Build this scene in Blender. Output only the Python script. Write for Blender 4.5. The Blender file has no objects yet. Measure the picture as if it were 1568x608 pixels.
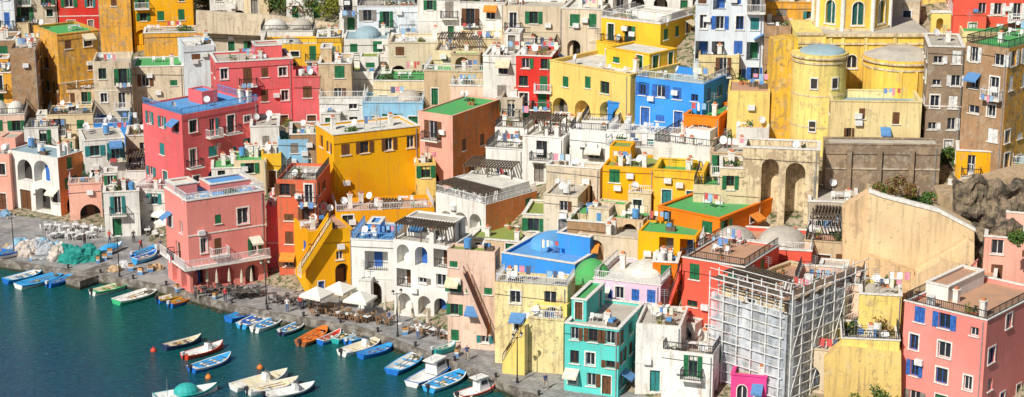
import bpy, math, random
from mathutils import Vector, Matrix, noise
from math import radians, sin, cos, tan, pi, atan2
R=random.Random(11)
SC=bpy.context.scene
# ---------------------------------------------------------------- site survey
F=2900.; PITCH=radians(15.5); HC=68.2
sp,cp=sin(PITCH),cos(PITCH)
QP=[(-900,560),(-300,300),(-120,236),(-60.7,214.5),(-48.8,209.4),(-39.6,204.6),(-31.3,198.2),(-22.2,193.4),(-15.6,190),(-9.7,183.8),(-4.2,178.2),(1,171.9),(7.2,165.8),(18.8,158.5),(46,154),(120,150),(900,140)]
def interp(t,x):
    if x<=t[0][0]: return t[0][1]
    for a,b in zip(t,t[1:]):
        if x<=b[0]: return a[1]+(b[1]-a[1])*(x-a[0])/(b[0]-a[0])
    return t[-1][1]
def yq(x): return interp(QP,x)
def d0(x): return interp([(-46,20),(-36,9),(200,8.5)],x)
def slope(x): return interp([(-60,.2),(0,.3),(40,.43),(70,.45)],x)
def zg(x,y):
    d=y-yq(x)
    if d<0: return 0.0
    e=d-d0(x)
    return 1.0+max(0,min(e,100))*slope(x)
def ray(u,v):
    k=(u-784)/F; q=(v-304)/F
    return Vector((k,cp-q*sp,-(sp+q*cp)))
CAM=Vector((0,0,HC))
def hit(u,v):
    d=ray(u,v); t=100.; last=t
    while t<700:
        p=CAM+d*t
        if p.z<=zg(p.x,p.y):
            a,b=last,t
            for _ in range(18):
                m=(a+b)/2; p=CAM+d*m
                if p.z<=zg(p.x,p.y): b=m
                else: a=m
            return CAM+d*b
        last=t; t+=1.
    return CAM+d*420
def atz(u,v,z):
    d=ray(u,v); return CAM+d*((HC-z)/-d.z)
def aty(u,v,y):
    d=ray(u,v); return CAM+d*(y/d.y)
# ---------------------------------------------------------------- materials
MC={}
def srgb(c): return (c[0],c[1],c[2],1)
class NT:
    def __init__(s,name):
        s.m=bpy.data.materials.new(name); s.m.use_nodes=True; s.t=s.m.node_tree; s.t.nodes.clear()
        s.out=s.n('ShaderNodeOutputMaterial'); s.b=s.n('ShaderNodeBsdfPrincipled'); s.l(s.b.outputs[0],s.out.inputs[0])
    def n(s,k): return s.t.nodes.new(k)
    def l(s,a,b): s.t.links.new(a,b)
    def pos(s,sc=(1,1,1)):
        g=s.n('ShaderNodeNewGeometry'); m=s.n('ShaderNodeMapping'); m.inputs['Scale'].default_value=sc
        s.l(g.outputs['Position'],m.inputs['Vector']); return m.outputs[0]
    def noise(s,scale,det=4,rough=.6,sc=(1,1,1)):
        n=s.n('ShaderNodeTexNoise'); n.inputs['Scale'].default_value=scale; n.inputs['Detail'].default_value=det; n.inputs['Roughness'].default_value=rough
        s.l(s.pos(sc),n.inputs['Vector']); return n.outputs['Fac']
    def rng(s,v,a,b,c=0.,d=1.):
        n=s.n('ShaderNodeMapRange'); n.interpolation_type='SMOOTHSTEP'
        for i,x in zip((1,2,3,4),(a,b,c,d)): n.inputs[i].default_value=x
        s.l(v,n.inputs[0]); return n.outputs[0]
    def mix(s,f,a,b,bt='MIX'):
        n=s.n('ShaderNodeMix'); n.data_type='RGBA'; n.blend_type=bt
        for i,x in ((0,f),(6,a),(7,b)):
            if hasattr(x,'is_linked'): s.l(x,n.inputs[i])
            else: n.inputs[i].default_value=x if i==0 else srgb(x)
        return n.outputs[2]
    def bump(s,h,st,dist=.05):
        n=s.n('ShaderNodeBump'); n.inputs['Strength'].default_value=st; n.inputs['Distance'].default_value=dist
        s.l(h,n.inputs['Height']); s.l(n.outputs[0],s.b.inputs['Normal'])
def plaster(c,wear=.35,name='plaster'):
    key=('p',tuple(round(x,2) for x in c),round(wear,1))
    if key in MC: return MC[key]
    t=NT(name); lum=sum(c)/3
    big=t.noise(.16,3); med=t.noise(.9,7,.72); st=t.noise(1.,6,.7,(2.6,2.6,.2)); fine=t.noise(7,4,.7)
    pale=tuple(min(.74,x*.62+.26*(1,.95,.85)[i]) for i,x in enumerate(c)); dirt=(.19+lum*.12,.14+lum*.09,.09+lum*.05)
    col=t.mix(t.rng(big,.35,.65),tuple(x*.86 for x in c),tuple(min(.86,x*1.08) for x in c))
    col=t.mix(t.rng(med,.62-.13*wear,.7-.06*wear,0,.15+.75*wear),col,pale)
    col=t.mix(t.rng(st,.5-.06*wear,.72,0,.25+.75*wear),col,dirt)
    med2=t.noise(1.7,6,.75)
    col=t.mix(t.rng(med2,.65-.15*wear,.7-.1*wear,0,.1+.75*wear),col,dirt)
    med3=t.noise(.55,7,.7)
    col=t.mix(t.rng(med3,.66-.13*wear,.69-.11*wear,0,.05+.75*wear),col,(.42,.31,.2))
    col=t.mix(t.rng(fine,.3,.8,0,.25),col,tuple(x*.62 for x in c))
    t.l(col,t.b.inputs['Base Color']); t.b.inputs['Roughness'].default_value=.92
    t.b.inputs['Specular IOR Level'].default_value=.2
    t.bump(t.noise(5,5,.7),.5,.06)
    MC[key]=t.m; return t.m
def simple(name,c,rough=.7,metal=0.,var=.2,scale=3.):
    key=(name,tuple(round(x,3) for x in c))
    if key in MC: return MC[key]
    t=NT(name); n=t.noise(scale,4,.65)
    col=t.mix(t.rng(n,.3,.7),tuple(x*(1-var) for x in c),tuple(min(.9,x*(1+var*.6)) for x in c))
    t.l(col,t.b.inputs['Base Color']); t.b.inputs['Roughness'].default_value=rough; t.b.inputs['Metallic'].default_value=metal
    MC[key]=t.m; return t.m
def roofmat(c):
    key=('roof',c)
    if key in MC: return MC[key]
    t=NT('roof_coating'); a=t.noise(.5,5,.7); b=t.noise(3,5,.7)
    col=t.mix(t.rng(a,.42,.62,0,.6),c,tuple(x*.55+.08 for x in c)); col=t.mix(t.rng(b,.52,.7,0,.5),col,(.32,.26,.19))
    t.l(col,t.b.inputs['Base Color']); t.b.inputs['Roughness'].default_value=.9; t.bump(b,.3,.03)
    MC[key]=t.m; return t.m
COL=dict(W=(.81,.785,.735),WB=(.69,.745,.8),C=(.77,.63,.4),B=(.64,.48,.3),G=(.55,.47,.36),P=(.88,.28,.24),PK=(.87,.43,.33),PP=(.8,.56,.44),
 R=(.7,.04,.03),CR=(.88,.12,.075),PR=(.78,.14,.15),Y=(.93,.51,.035),YO=(.95,.41,.006),LY=(.91,.62,.18),PY=(.86,.68,.34),O=(.92,.21,.01),BL=(.05,.3,.8),LB=(.3,.6,.86),
 T=(.12,.64,.58),L=(.81,.58,.73),BR=(.4,.24,.13),OC=(.8,.4,.05),DB=(.29,.215,.15),SB=(.68,.14,.065),BK=(.7,.24,.075),F=(.8,.07,.29),CG=(.71,.6,.44))
CNAME=dict(W='white_house',WB='white_house',C='cream_house',B='stone_house',G='stone_house',P='pink_house',PK='pink_house',PP='pale_pink_house',R='red_house',CR='coral_house',PR='pink_house',Y='yellow_house',YO='yellow_house',LY='yellow_house',PY='cream_house',O='orange_house',BL='blue_house',LB='blue_house',T='turquoise_house',L='lilac_house',BR='brown_house',OC='ochre_house',DB='brown_house',SB='brick_red_house',BK='brown_house',F='magenta_house',CG='stone_house')
ROOF=dict(gy=(.53,.48,.4),gr=(.07,.4,.1),wh=(.73,.7,.62),te=(.54,.3,.18),bl=(.1,.36,.74),dk=(.22,.19,.16),mg=(.26,.33,.06),sg=(.3,.43,.48))
SHC=dict(g=(.01,.14,.05),b=(.03,.13,.45),n=(.14,.055,.02),t=(.02,.2,.2),w=(.7,.7,.68),y=(.25,.22,.19))
glass=simple('window_glass',(.025,.03,.04),.15,0,.3)
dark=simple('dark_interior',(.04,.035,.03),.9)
frame_w=simple('painted_frame',(.72,.71,.68),.6)
trim_w=simple('white_trim',(.76,.73,.67),.8,0,.22)
iron=simple('wrought_iron',(.05,.05,.055),.5,.5)
ironw=simple('white_railing',(.7,.7,.7),.5)
ironb=simple('blue_railing',(.1,.3,.6),.5)
wood=simple('weathered_wood',(.14,.1,.07),.8,0,.4)
metal=simple('galvanised_metal',(.45,.46,.47),.45,.6)
plasticw=simple('white_plastic',(.75,.75,.74),.4)
terra=simple('terracotta',(.55,.2,.09),.85)
def leafmat(n,c):
    key=('leaf',n)
    if key in MC: return MC[key]
    t=NT(n); a=t.noise(1.3,3); b=t.noise(9,2)
    col=t.mix(t.rng(a,.35,.65),tuple(x*.55 for x in c),c); col=t.mix(t.rng(b,.4,.7,0,.6),col,tuple(min(1,x*1.7) for x in c))
    t.l(col,t.b.inputs['Base Color']); t.b.inputs['Roughness'].default_value=.65
    MC[key]=t.m; return t.m
leafg=leafmat('green_leaves',(.05,.13,.02)); leafy=leafmat('yellow_green_leaves',(.18,.2,.02)); leafd=leafmat('dark_leaves',(.025,.065,.018)); leafo=leafmat('rust_leaves',(.2,.1,.03))
# ---------------------------------------------------------------- mesh builder
class MB:
    def __init__(s): s.v=[];s.f=[];s.m=[];s.mats=[];s.ix={}
    def mi(s,mat):
        k=mat.name
        if k not in s.ix: s.ix[k]=len(s.mats); s.mats.append(mat)
        return s.ix[k]
    def poly(s,pts,mat):
        b=len(s.v); s.v+= [tuple(p) for p in pts]; s.f.append(tuple(range(b,b+len(pts)))); s.m.append(s.mi(mat))
    def hexa(s,p,mat):
        b=len(s.v); s.v+=[tuple(q) for q in p]; k=s.mi(mat)
        for f in ((0,3,2,1),(4,5,6,7),(0,1,5,4),(1,2,6,5),(2,3,7,6),(3,0,4,7)):
            s.f.append(tuple(b+i for i in f)); s.m.append(k)
    def box(s,x0,y0,z0,x1,y1,z1,mat):
        s.hexa([(x0,y0,z0),(x1,y0,z0),(x1,y1,z0),(x0,y1,z0),(x0,y0,z1),(x1,y0,z1),(x1,y1,z1),(x0,y1,z1)],mat)
    def bar(s,p,q,t,mat,t2=None):
        p=Vector(p);q=Vector(q);d=(q-p)
        if d.length<1e-5:return
        d.normalize(); a=d.cross(Vector((0,0,1)))
        if a.length<.1: a=Vector((1,0,0))
        a.normalize(); b=a.cross(d).normalized(); h=t/2; g=(t2 or t)/2
        s.hexa([p-a*h-b*h,p+a*h-b*h,p+a*h+b*h,p-a*h+b*h,q-a*g-b*g,q+a*g-b*g,q+a*g+b*g,q-a*g+b*g],mat)
    def cyl(s,c,r,h,mat,n=12,r2=None,cap=True):
        r2=r if r2 is None else r2; c=Vector(c)
        a=[c+Vector((r*cos(2*pi*i/n),r*sin(2*pi*i/n),0)) for i in range(n)]
        b=[c+Vector((r2*cos(2*pi*i/n),r2*sin(2*pi*i/n),h)) for i in range(n)]
        for i in range(n): s.poly([a[i],a[(i+1)%n],b[(i+1)%n],b[i]],mat)
        if cap: s.poly(b,mat); s.poly(a[::-1],mat)
    def dome(s,c,rx,ry,h,mat,n=18,m=6):
        c=Vector(c); rows=[]
        for j in range(m+1):
            t=j/m*pi/2
            rows.append([c+Vector((rx*cos(t)*cos(2*pi*i/n),ry*cos(t)*sin(2*pi*i/n),h*sin(t))) for i in range(n)])
        for j in range(m):
            for i in range(n):
                if j==m-1: s.poly([rows[j][i],rows[j][(i+1)%n],rows[m][0]],mat)
                else: s.poly([rows[j][i],rows[j][(i+1)%n],rows[j+1][(i+1)%n],rows[j+1][i]],mat)
    def mesh(s,name):
        me=bpy.data.meshes.new(name); me.from_pydata(s.v,[],s.f)
        for m in s.mats: me.materials.append(m)
        me.polygons.foreach_set('material_index',s.m); me.update(); return me
    def obj(s,name,parent=None,loc=None,rz=0,smooth=False):
        me=s.mesh(name)
        if smooth: me.polygons.foreach_set('use_smooth',[True]*len(me.polygons))
        return place(me,name,parent,loc,rz)
def place(me,name,parent=None,loc=None,rz=0,sc=1):
    o=bpy.data.objects.new(name,me); SC.collection.objects.link(o)
    if parent: o.parent=parent
    if loc is not None: o.location=loc
    o.rotation_euler[2]=rz; o.scale=(sc,sc,sc) if not isinstance(sc,tuple) else sc
    return o
class Fr:
    def __init__(s,o,ux,n): s.o=Vector(o);s.ux=Vector(ux);s.n=Vector(n)
    def p(s,x,z,d=0): return s.o+s.ux*x+Vector((0,0,z))-s.n*d
    def box(s,mb,x0,x1,z0,z1,d0,d1,mat):
        mb.hexa([s.p(x0,z0,d0),s.p(x1,z0,d0),s.p(x1,z0,d1),s.p(x0,z0,d1),s.p(x0,z1,d0),s.p(x1,z1,d0),s.p(x1,z1,d1),s.p(x0,z1,d1)],mat)
def railing(mb,a,b,h,mat,sp_=.2):
    a=Vector(a);b=Vector(b);L=(b-a).length
    if L<.2:return
    up=Vector((0,0,h)); mb.bar(a+up,b+up,.07,mat); mb.bar(a+Vector((0,0,.1)),b+Vector((0,0,.1)),.04,mat)
    n=max(1,int(L/sp_))
    for i in range(n+1):
        p=a+(b-a)*(i/n); mb.bar(p,p+up,.032 if i%6 else .06,mat)
def wall(mb,fr,W,z0,z1,ops,mat,wn,ex,rnd):
    xs=sorted(set([0,round(W,3)]+[round(o[0],3) for o in ops]+[round(o[0]+o[2],3) for o in ops]))
    xs=[x for x in xs if 0<=x<=round(W,3)]
    for xa,xb in zip(xs,xs[1:]):
        if xb-xa<1e-3: continue
        xm=(xa+xb)/2; bl=sorted([(o[1],o[1]+o[3]) for o in ops if o[0]<xm<o[0]+o[2]]); z=z0
        for a,b in bl:
            if a>z+1e-3: mb.poly([fr.p(xa,z),fr.p(xb,z),fr.p(xb,a),fr.p(xa,a)],mat)
            z=max(z,b)
        if z<z1-1e-3: mb.poly([fr.p(xa,z),fr.p(xb,z),fr.p(xb,z1),fr.p(xa,z1)],mat)
    for o in ops: opening(mb,fr,o,mat,wn,ex,rnd)
def opening(mb,fr,o,mat,wn,ex,rnd):
    x,z,w,h,t,c=o[:6]; x1=x+w; z1=z+h
    dp={'w':.25,'s':.2,'b':.25,'d':.25,'a':1.3,'A':2.2,'o':1.5,'g':.3}[t]
    if t in 'aAg':
        r=min(w/2,h*.7); n=10; xc=x+w/2; zs=z1-r
        pts=[(xc+w/2*cos(pi*i/n),zs+r*sin(pi*i/n)) for i in range(n+1)]
        for i in range(n):
            a,b=pts[i],pts[i+1]
            mb.poly([fr.p(a[0],a[1]),fr.p(a[0],z1),fr.p(b[0],z1),fr.p(b[0],b[1])],mat)
            mb.poly([fr.p(*a),fr.p(*b),fr.p(*b,dp),fr.p(*a,dp)],mat)
        mb.poly([fr.p(x,z),fr.p(x,zs),fr.p(x,zs,dp),fr.p(x,z,dp)],mat)
        mb.poly([fr.p(x1,z),fr.p(x1,zs),fr.p(x1,zs,dp),fr.p(x1,z,dp)],mat)
        mb.poly([fr.p(x,z),fr.p(x1,z),fr.p(x1,z,dp),fr.p(x,z,dp)],mat)
        if t=='g':
            wn.poly([fr.p(x,z,dp),fr.p(x1,z,dp)]+[fr.p(a,b,dp) for a,b in pts],c if c and not isinstance(c,str) else glass)
            fr.box(wn,xc-.05,xc+.05,z,z1-.02,dp-.08,dp-.01,trim_w)
            for i in range(n):
                a,b=pts[i],pts[i+1]; s=1.16
                A=(xc+(a[0]-xc)*s,zs+(a[1]-zs)*s);B=(xc+(b[0]-xc)*s,zs+(b[1]-zs)*s)
                wn.hexa([fr.p(*a,-.06),fr.p(*A,-.06),fr.p(*B,-.06),fr.p(*b,-.06),fr.p(*a,.02),fr.p(*A,.02),fr.p(*B,.02),fr.p(*b,.02)],trim_w)
            e=w*.08
            fr.box(wn,x-e,x,z,zs,-.06,.02,trim_w); fr.box(wn,x1,x1+e,z,zs,-.06,.02,trim_w); fr.box(wn,x-e-.1,x1+e+.1,z-.18,z,-.12,.02,trim_w)
        else:
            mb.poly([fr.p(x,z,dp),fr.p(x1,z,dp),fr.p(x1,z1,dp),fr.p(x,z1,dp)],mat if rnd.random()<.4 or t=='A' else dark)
            if rnd.random()<.6 and t=='a' and w>1.3:
                dc=simple('door_paint',SHC[rnd.choice('gnby')],.6); fr.box(wn,xc-.5,xc+.5,z,z+min(2.1,h-.4),dp-.08,dp-.01,dc)
        return
    for q in (((x,z),(x,z1)),((x1,z),(x1,z1)),((x,z),(x1,z)),((x,z1),(x1,z1))):
        (a,b),(c2,d2)=q; mb.poly([fr.p(a,b),fr.p(c2,d2),fr.p(c2,d2,dp),fr.p(a,b,dp)],mat)
    if t=='o':
        mb.poly([fr.p(x,z,dp),fr.p(x1,z,dp),fr.p(x1,z1,dp),fr.p(x,z1,dp)],mat)
        fr.box(wn,x+w*.3,x+w*.3+.9,z,z+min(2.1,h*.85),dp-.07,dp-.01,simple('door_paint',SHC[rnd.choice('gnby')],.6))
        railing(ex,fr.p(x,z,.08),fr.p(x1,z,.08),.9,iron); return
    sc=simple('shutter_paint',c if isinstance(c,tuple) else SHC.get(c or 'n'),.6,0,.35)
    if t=='d':
        fr.box(wn,x+.01,x1-.01,z,z1-.01,dp-.07,dp-.01,sc); fr.box(wn,x+w/2-.02,x+w/2+.02,z,z1-.02,dp-.1,dp-.071,dark)
        fr.box(wn,x-.1,x,z,z1+.1,-.04,.01,trim_w);fr.box(wn,x1,x1+.1,z,z1+.1,-.04,.01,trim_w);fr.box(wn,x,x1,z1,z1+.1,-.04,.01,trim_w)
        return
    closed = rnd.random()<.25
    if closed or t=='s':
        m=x+w/2
        fr.box(wn,x+.01,m-.015,z+.01,z1-.01,.03,.08,sc); fr.box(wn,m+.015,x1-.01,z+.01,z1-.01,.03,.08,sc)
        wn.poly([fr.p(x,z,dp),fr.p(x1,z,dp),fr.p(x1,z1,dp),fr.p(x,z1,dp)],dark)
    else:
        wn.poly([fr.p(x,z,dp),fr.p(x1,z,dp),fr.p(x1,z1,dp),fr.p(x,z1,dp)],glass)
        fm=frame_w if rnd.random()<.5 else sc
        for a,b,c_,d in ((x,x+.07,z,z1),(x1-.07,x1,z,z1),(x+.07,x1-.07,z,z+.07),(x+.07,x1-.07,z1-.07,z1),(x+w/2-.035,x+w/2+.035,z+.07,z1-.07)):
            fr.box(wn,a,b,c_,d,dp-.07,dp-.005,fm)
        if c and rnd.random()<.5 and w<1.6:
            if rnd.random()<.8: fr.box(wn,x-w*.5-.03,x-.03,z,z1,-.07,-.02,sc)
            fr.box(wn,x1+.03,x1+w*.5+.03,z,z1,-.07,-.02,sc)
        elif rnd.random()<.65:
            fr.box(wn,x-.14,x,z,z1+.14,-.05,.01,trim_w);fr.box(wn,x1,x1+.14,z,z1+.14,-.05,.01,trim_w);fr.box(wn,x,x1,z1,z1+.14,-.05,.01,trim_w)
        if rnd.random()<.08:
            am=simple('awning_canvas',rnd.choice([(.75,.25,.03),(.7,.66,.55),(.7,.6,.4),(.1,.25,.5)]),.9)
            wn.poly([fr.p(x-.3,z1+.25,-.02),fr.p(x1+.3,z1+.25,-.02),fr.p(x1+.3,z1-.35,-1.1),fr.p(x-.3,z1-.35,-1.1)],am); wn.poly([fr.p(x-.3,z1-.35,-1.1),fr.p(x1+.3,z1-.35,-1.1),fr.p(x1+.3,z1-.55,-1.1),fr.p(x-.3,z1-.55,-1.1)],am)
    if t=='b':
        bd=.95; fr.box(ex,x-.6,x1+.6,z-.18,z-.02,-bd,.0,trim_w)
        rm=iron if rnd.random()<.7 else ironw
        A,B,C_,D_=fr.p(x-.55,z-.02,0),fr.p(x-.55,z-.02,-bd+.05),fr.p(x1+.55,z-.02,-bd+.05),fr.p(x1+.55,z-.02,0)
        railing(ex,A,B,.95,rm);railing(ex,B,C_,.95,rm);railing(ex,C_,D_,.95,rm)
        if rnd.random()<.35: laundry(ex,fr,x-.4,x1+.4,z+.4,-bd-.06,rnd)
        if rnd.random()<.2: plantpot(ex,fr.p(x1+.3,z,-bd*.5),rnd,.6)
    else: fr.box(wn,x-.14,x1+.14,z-.1,z,-.12,.01,trim_w)
CLC=[(.8,.8,.8),(.15,.3,.6),(.6,.1,.1),(.8,.75,.6),(.1,.12,.2),(.3,.5,.7),(.75,.3,.4)]
def laundry(mb,fr,x0,x1,z,d,rnd):
    mb.bar(fr.p(x0,z,d),fr.p(x1,z,d),.02,iron); x=x0+.05
    while x<x1-.3:
        w=rnd.uniform(.25,.55); h=rnd.uniform(.4,.95)
        fr.box(mb,x,min(x+w,x1),z-h,z,d-.02,d+.01,simple('laundry_cloth',rnd.choice(CLC),.9)); x+=w+rnd.uniform(.04,.3)
def leaf(mb,q,s,m,rnd):
    a=Vector((rnd.gauss(0,1),rnd.gauss(0,1),rnd.gauss(0,1))).normalized(); b=a.cross(Vector((rnd.gauss(0,1),rnd.gauss(0,1),rnd.gauss(0,1)))).normalized()
    mb.poly([q-a*s,q-b*s*.5,q+a*s,q+b*s*.5],m)
def plantpot(mb,p,rnd,s=1):
    p=Vector(p); mb.cyl(p,.16*s,.3*s,terra,8,.22*s)
    m=rnd.choice([leafg,leafd,leafg,leafy])
    for i in range(24):
        leaf(mb,p+Vector((rnd.gauss(0,.17)*s,rnd.gauss(0,.17)*s,(.4+abs(rnd.gauss(.15,.2)))*s)),.15*s,m,rnd)
def autoops(W,H,rnd,sh,fl=None,nc=None,p=.15,kinds='wwwsb',ga=False):
    ops=[]
    if W<1.5 or H<1.9: return ops
    fl=fl or max(1,round(H/3.05)); fh=H/fl; nc=nc or max(1,int(W/2.5)); cw=W/nc
    off=[rnd.uniform(-.3,.3)*max(0,(cw-2.2)) for _ in range(nc)]
    for k in range(fl):
        fo=rnd.uniform(-.12,.12)
        for c in range(nc):
            if rnd.random()<p: continue
            xc=(c+.5)*cw+off[c]+rnd.uniform(-.25,.25); z0=k*fh
            t=rnd.choice(kinds)
            if k==0:
                if ga: 
                    w=min(cw*.72,2.6); h=min(fh*.85,2.9); ops.append((xc-w/2,z0+.02,w,h,'a',sh)); continue
                t=rnd.choice('dwda' if cw>2 else 'dw')
            if t=='o': w=min(cw*.75,2.6);h=min(fh*.75,2.2);ops.append((max(.1,min(xc-w/2,W-w-.1)),z0+.25,w,h,'o',sh));continue
            if t=='a': w=min(cw*.65,1.9);h=min(fh*.8,2.5);ops.append((xc-w/2,z0+.1,w,h,'a',sh));continue
            w=min(rnd.uniform(.8,1.3),cw*.5)
            if t in 'bd': h=min(2.2,fh-.35); zz=z0+.12
            else:
                h=min(rnd.uniform(1.15,1.7),fh*.58)*(.55 if rnd.random()<.2 else 1); zz=z0+min(fh*.31,1.)+fo
            if zz+h>H-.15: h=H-.2-zz
            if h<.4: continue
            s2=sh if rnd.random()<.85 else rnd.choice('gnty')
            ops.append((xc-w/2,zz,w,h,t,s2))
    return [o for o in ops if o[0]>=.08 and o[0]+o[2]<=W-.08]
def pergola(mb,x0,y0,x1,y1,z,h,mat=None,cover=False):
    mat=mat or wood
    for x in (x0,(x0+x1)/2,x1):
        for y in (y0,y1): mb.bar((x,y,z),(x,y,z+h),.12,mat)
    for y in (y0,y1): mb.bar((x0-.2,y,z+h+.05),(x1+.2,y,z+h+.05),.13,mat)
    n=max(3,int((x1-x0)/.32))
    for i in range(n+1):
        x=x0+(x1-x0)*i/n; mb.bar((x,y0-.25,z+h+.16),(x,y1+.25,z+h+.16),.13 if not cover else .2,mat)
def block(P,x0,y0,z0,W,D,H,mats,fo,so,roof,rnd,drop=0,ph=.45,cop=True):
    wl,wn,rf,ex=P; mf,ms=mats; zb=z0-drop; zt=z0+H
    fr=[Fr((x0,y0,0),(1,0,0),(0,-1,0)),Fr((x0+W,y0,0),(0,1,0),(1,0,0)),Fr((x0,y0+D,0),(0,-1,0),(-1,0,0)),Fr((x0+W,y0+D,0),(-1,0,0),(0,1,0))]
    sh=lambda ops:[(o[0],o[1]+z0)+tuple(o[2:]) for o in ops]
    wall(wl,fr[0],W,zb,zt,sh(fo),mf,wn,ex,rnd)
    wall(wl,fr[1],D,zb,zt,sh(so),ms,wn,ex,rnd)
    wall(wl,fr[2],D,zb,zt,sh(so),ms,wn,ex,rnd)
    wall(wl,fr[3],W,zb,zt,[],ms,wn,ex,rnd)
    t=.22; ph=min(ph,H*.6); zr=zt-ph
    rm=roofmat(ROOF[roof])
    rf.poly([(x0+t,y0+t,zr),(x0+W-t,y0+t,zr),(x0+W-t,y0+D-t,zr),(x0+t,y0+D-t,zr)],rm)
    a=[(x0+t,y0+t),(x0+W-t,y0+t),(x0+W-t,y0+D-t),(x0+t,y0+D-t)]
    for i in range(4):
        p,q=a[i],a[(i+1)%4]; wl.poly([(p[0],p[1],zr),(q[0],q[1],zr),(q[0],q[1],zt),(p[0],p[1],zt)],mf)
    e=.08 if cop else .003; ch=.1 if cop else .02; cm=trim_w if cop==2 else mf
    for b in ((x0-e,y0-e,x0+W+e,y0+t+e),(x0-e,y0+D-t-e,x0+W+e,y0+D+e),(x0-e,y0+t+e,x0+t+e,y0+D-t-e),(x0+W-t-e,y0+t+e,x0+W+e,y0+D-t-e)):
        rf.box(b[0],b[1],zt,b[2],b[3],zt+ch,cm)
    return zr
def dish(mb,p,rnd,r=.42):
    p=Vector(p); mb.bar(p,p+Vector((0,0,.9)),.05,metal); c=p+Vector((0,0,.95)); a=rnd.uniform(-1.2,.6)
    n=Vector((sin(a),-cos(a),.45)).normalized(); u=n.cross(Vector((0,0,1))).normalized(); w=u.cross(n)
    m=12; rim=[c+u*r*cos(2*pi*i/m)+w*r*sin(2*pi*i/m)+n*.1 for i in range(m)]
    mid=[c+u*r*.55*cos(2*pi*i/m)+w*r*.55*sin(2*pi*i/m)+n*.03 for i in range(m)]
    for i in range(m):
        mb.poly([rim[i],rim[(i+1)%m],mid[(i+1)%m],mid[i]],plasticw); mb.poly([mid[i],mid[(i+1)%m],c],plasticw)
    mb.bar(c-w*r,c+n*.45,.03,metal)
def clutter(ex,x0,y0,W,D,z,rnd,n):
    for _ in range(n):
        x=x0+rnd.uniform(.5,max(.6,W-.8)); y=y0+rnd.uniform(.5,max(.6,D-1)); k=rnd.random()
        if k<.26:
            h=rnd.uniform(.9,1.6); ex.box(x,y,z,x+.5,y+.5,z+h,trim_w); ex.box(x-.07,y-.07,z+h,x+.57,y+.57,z+h+.1,trim_w); ex.box(x+.08,y+.08,z+h+.1,x+.42,y+.42,z+h+.32,terra)
        elif k<.44: dish(ex,(x,y,z),rnd)
        elif k<.5:
            ex.cyl((x,y,z+.3),.4,.95,plasticw if rnd.random()<.7 else simple('blue_tank',(.1,.3,.6),.5),12)
            for s in (-.28,.28): ex.box(x+s-.05,y-.3,z,x+s+.05,y+.3,z+.3,metal)
        elif k<.63: 
            for j in range(rnd.randint(1,2)): plantpot(ex,(x+j*.5,y,z),rnd,rnd.uniform(.8,1.3))
        elif k<.73: ex.bar((x,y,z),(x,y,z+2.4),.05,metal); [ex.bar((x-.4,y,z+2.4-.2*j),(x+.4,y,z+2.4-.2*j),.03,metal) for j in range(4)]
        elif k<.85:
            a,b=(x,y),(x+2.,y)
            for q in (a,b): ex.bar((q[0],q[1],z),(q[0],q[1],z+1.7),.05,metal)
            laundry(ex,Fr((x,y,0),(1,0,0),(0,-1,0)),0,2.,z+1.65,0,rnd)
        elif k<.94:
            ex.cyl((x,y,z),.03,.7,metal,6); ex.box(x-.4,y-.4,z+.7,x+.4,y+.4,z+.74,plasticw)
            for s in (-.8,.6): ex.box(x+s,y-.2,z+.4,x+s+.38,y+.2,z+.45,plasticw); ex.box(x+s,y+.16,z+.45,x+s+.38,y+.2,z+.85,plasticw); [ex.box(x+s+a,y+b,z,x+s+a+.04,y+b+.04,z+.4,plasticw) for a in (0,.34) for b in (-.2,.16)]
        else: ex.box(x,y,z,x+1.,y+.6,z+.5,wood); ex.box(x+.1,y+.1,z+.5,x+.6,y+.5,z+.8,simple('crate_plastic',(.1,.3,.6),.6))
HS=[]; OCC={}
def occ_add(u0,u1,v0,v1):
    for i in range(int(u0//6),int(u1//6)+1):
        for j in range(int(v0//6),int(v1//6)+1): OCC[(i,j)]=1
def tsolve(u,P,dr,Z):
    k=(u-784)/F; hz=(HC-Z)*sp
    return (k*(P.y*cp+hz)-P.x)/(dr.x-k*dr.y*cp)
def zat(v,y):
    q=(v-304)/F; return HC-y*(sp+q*cp)/(cp-q*sp)
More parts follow.
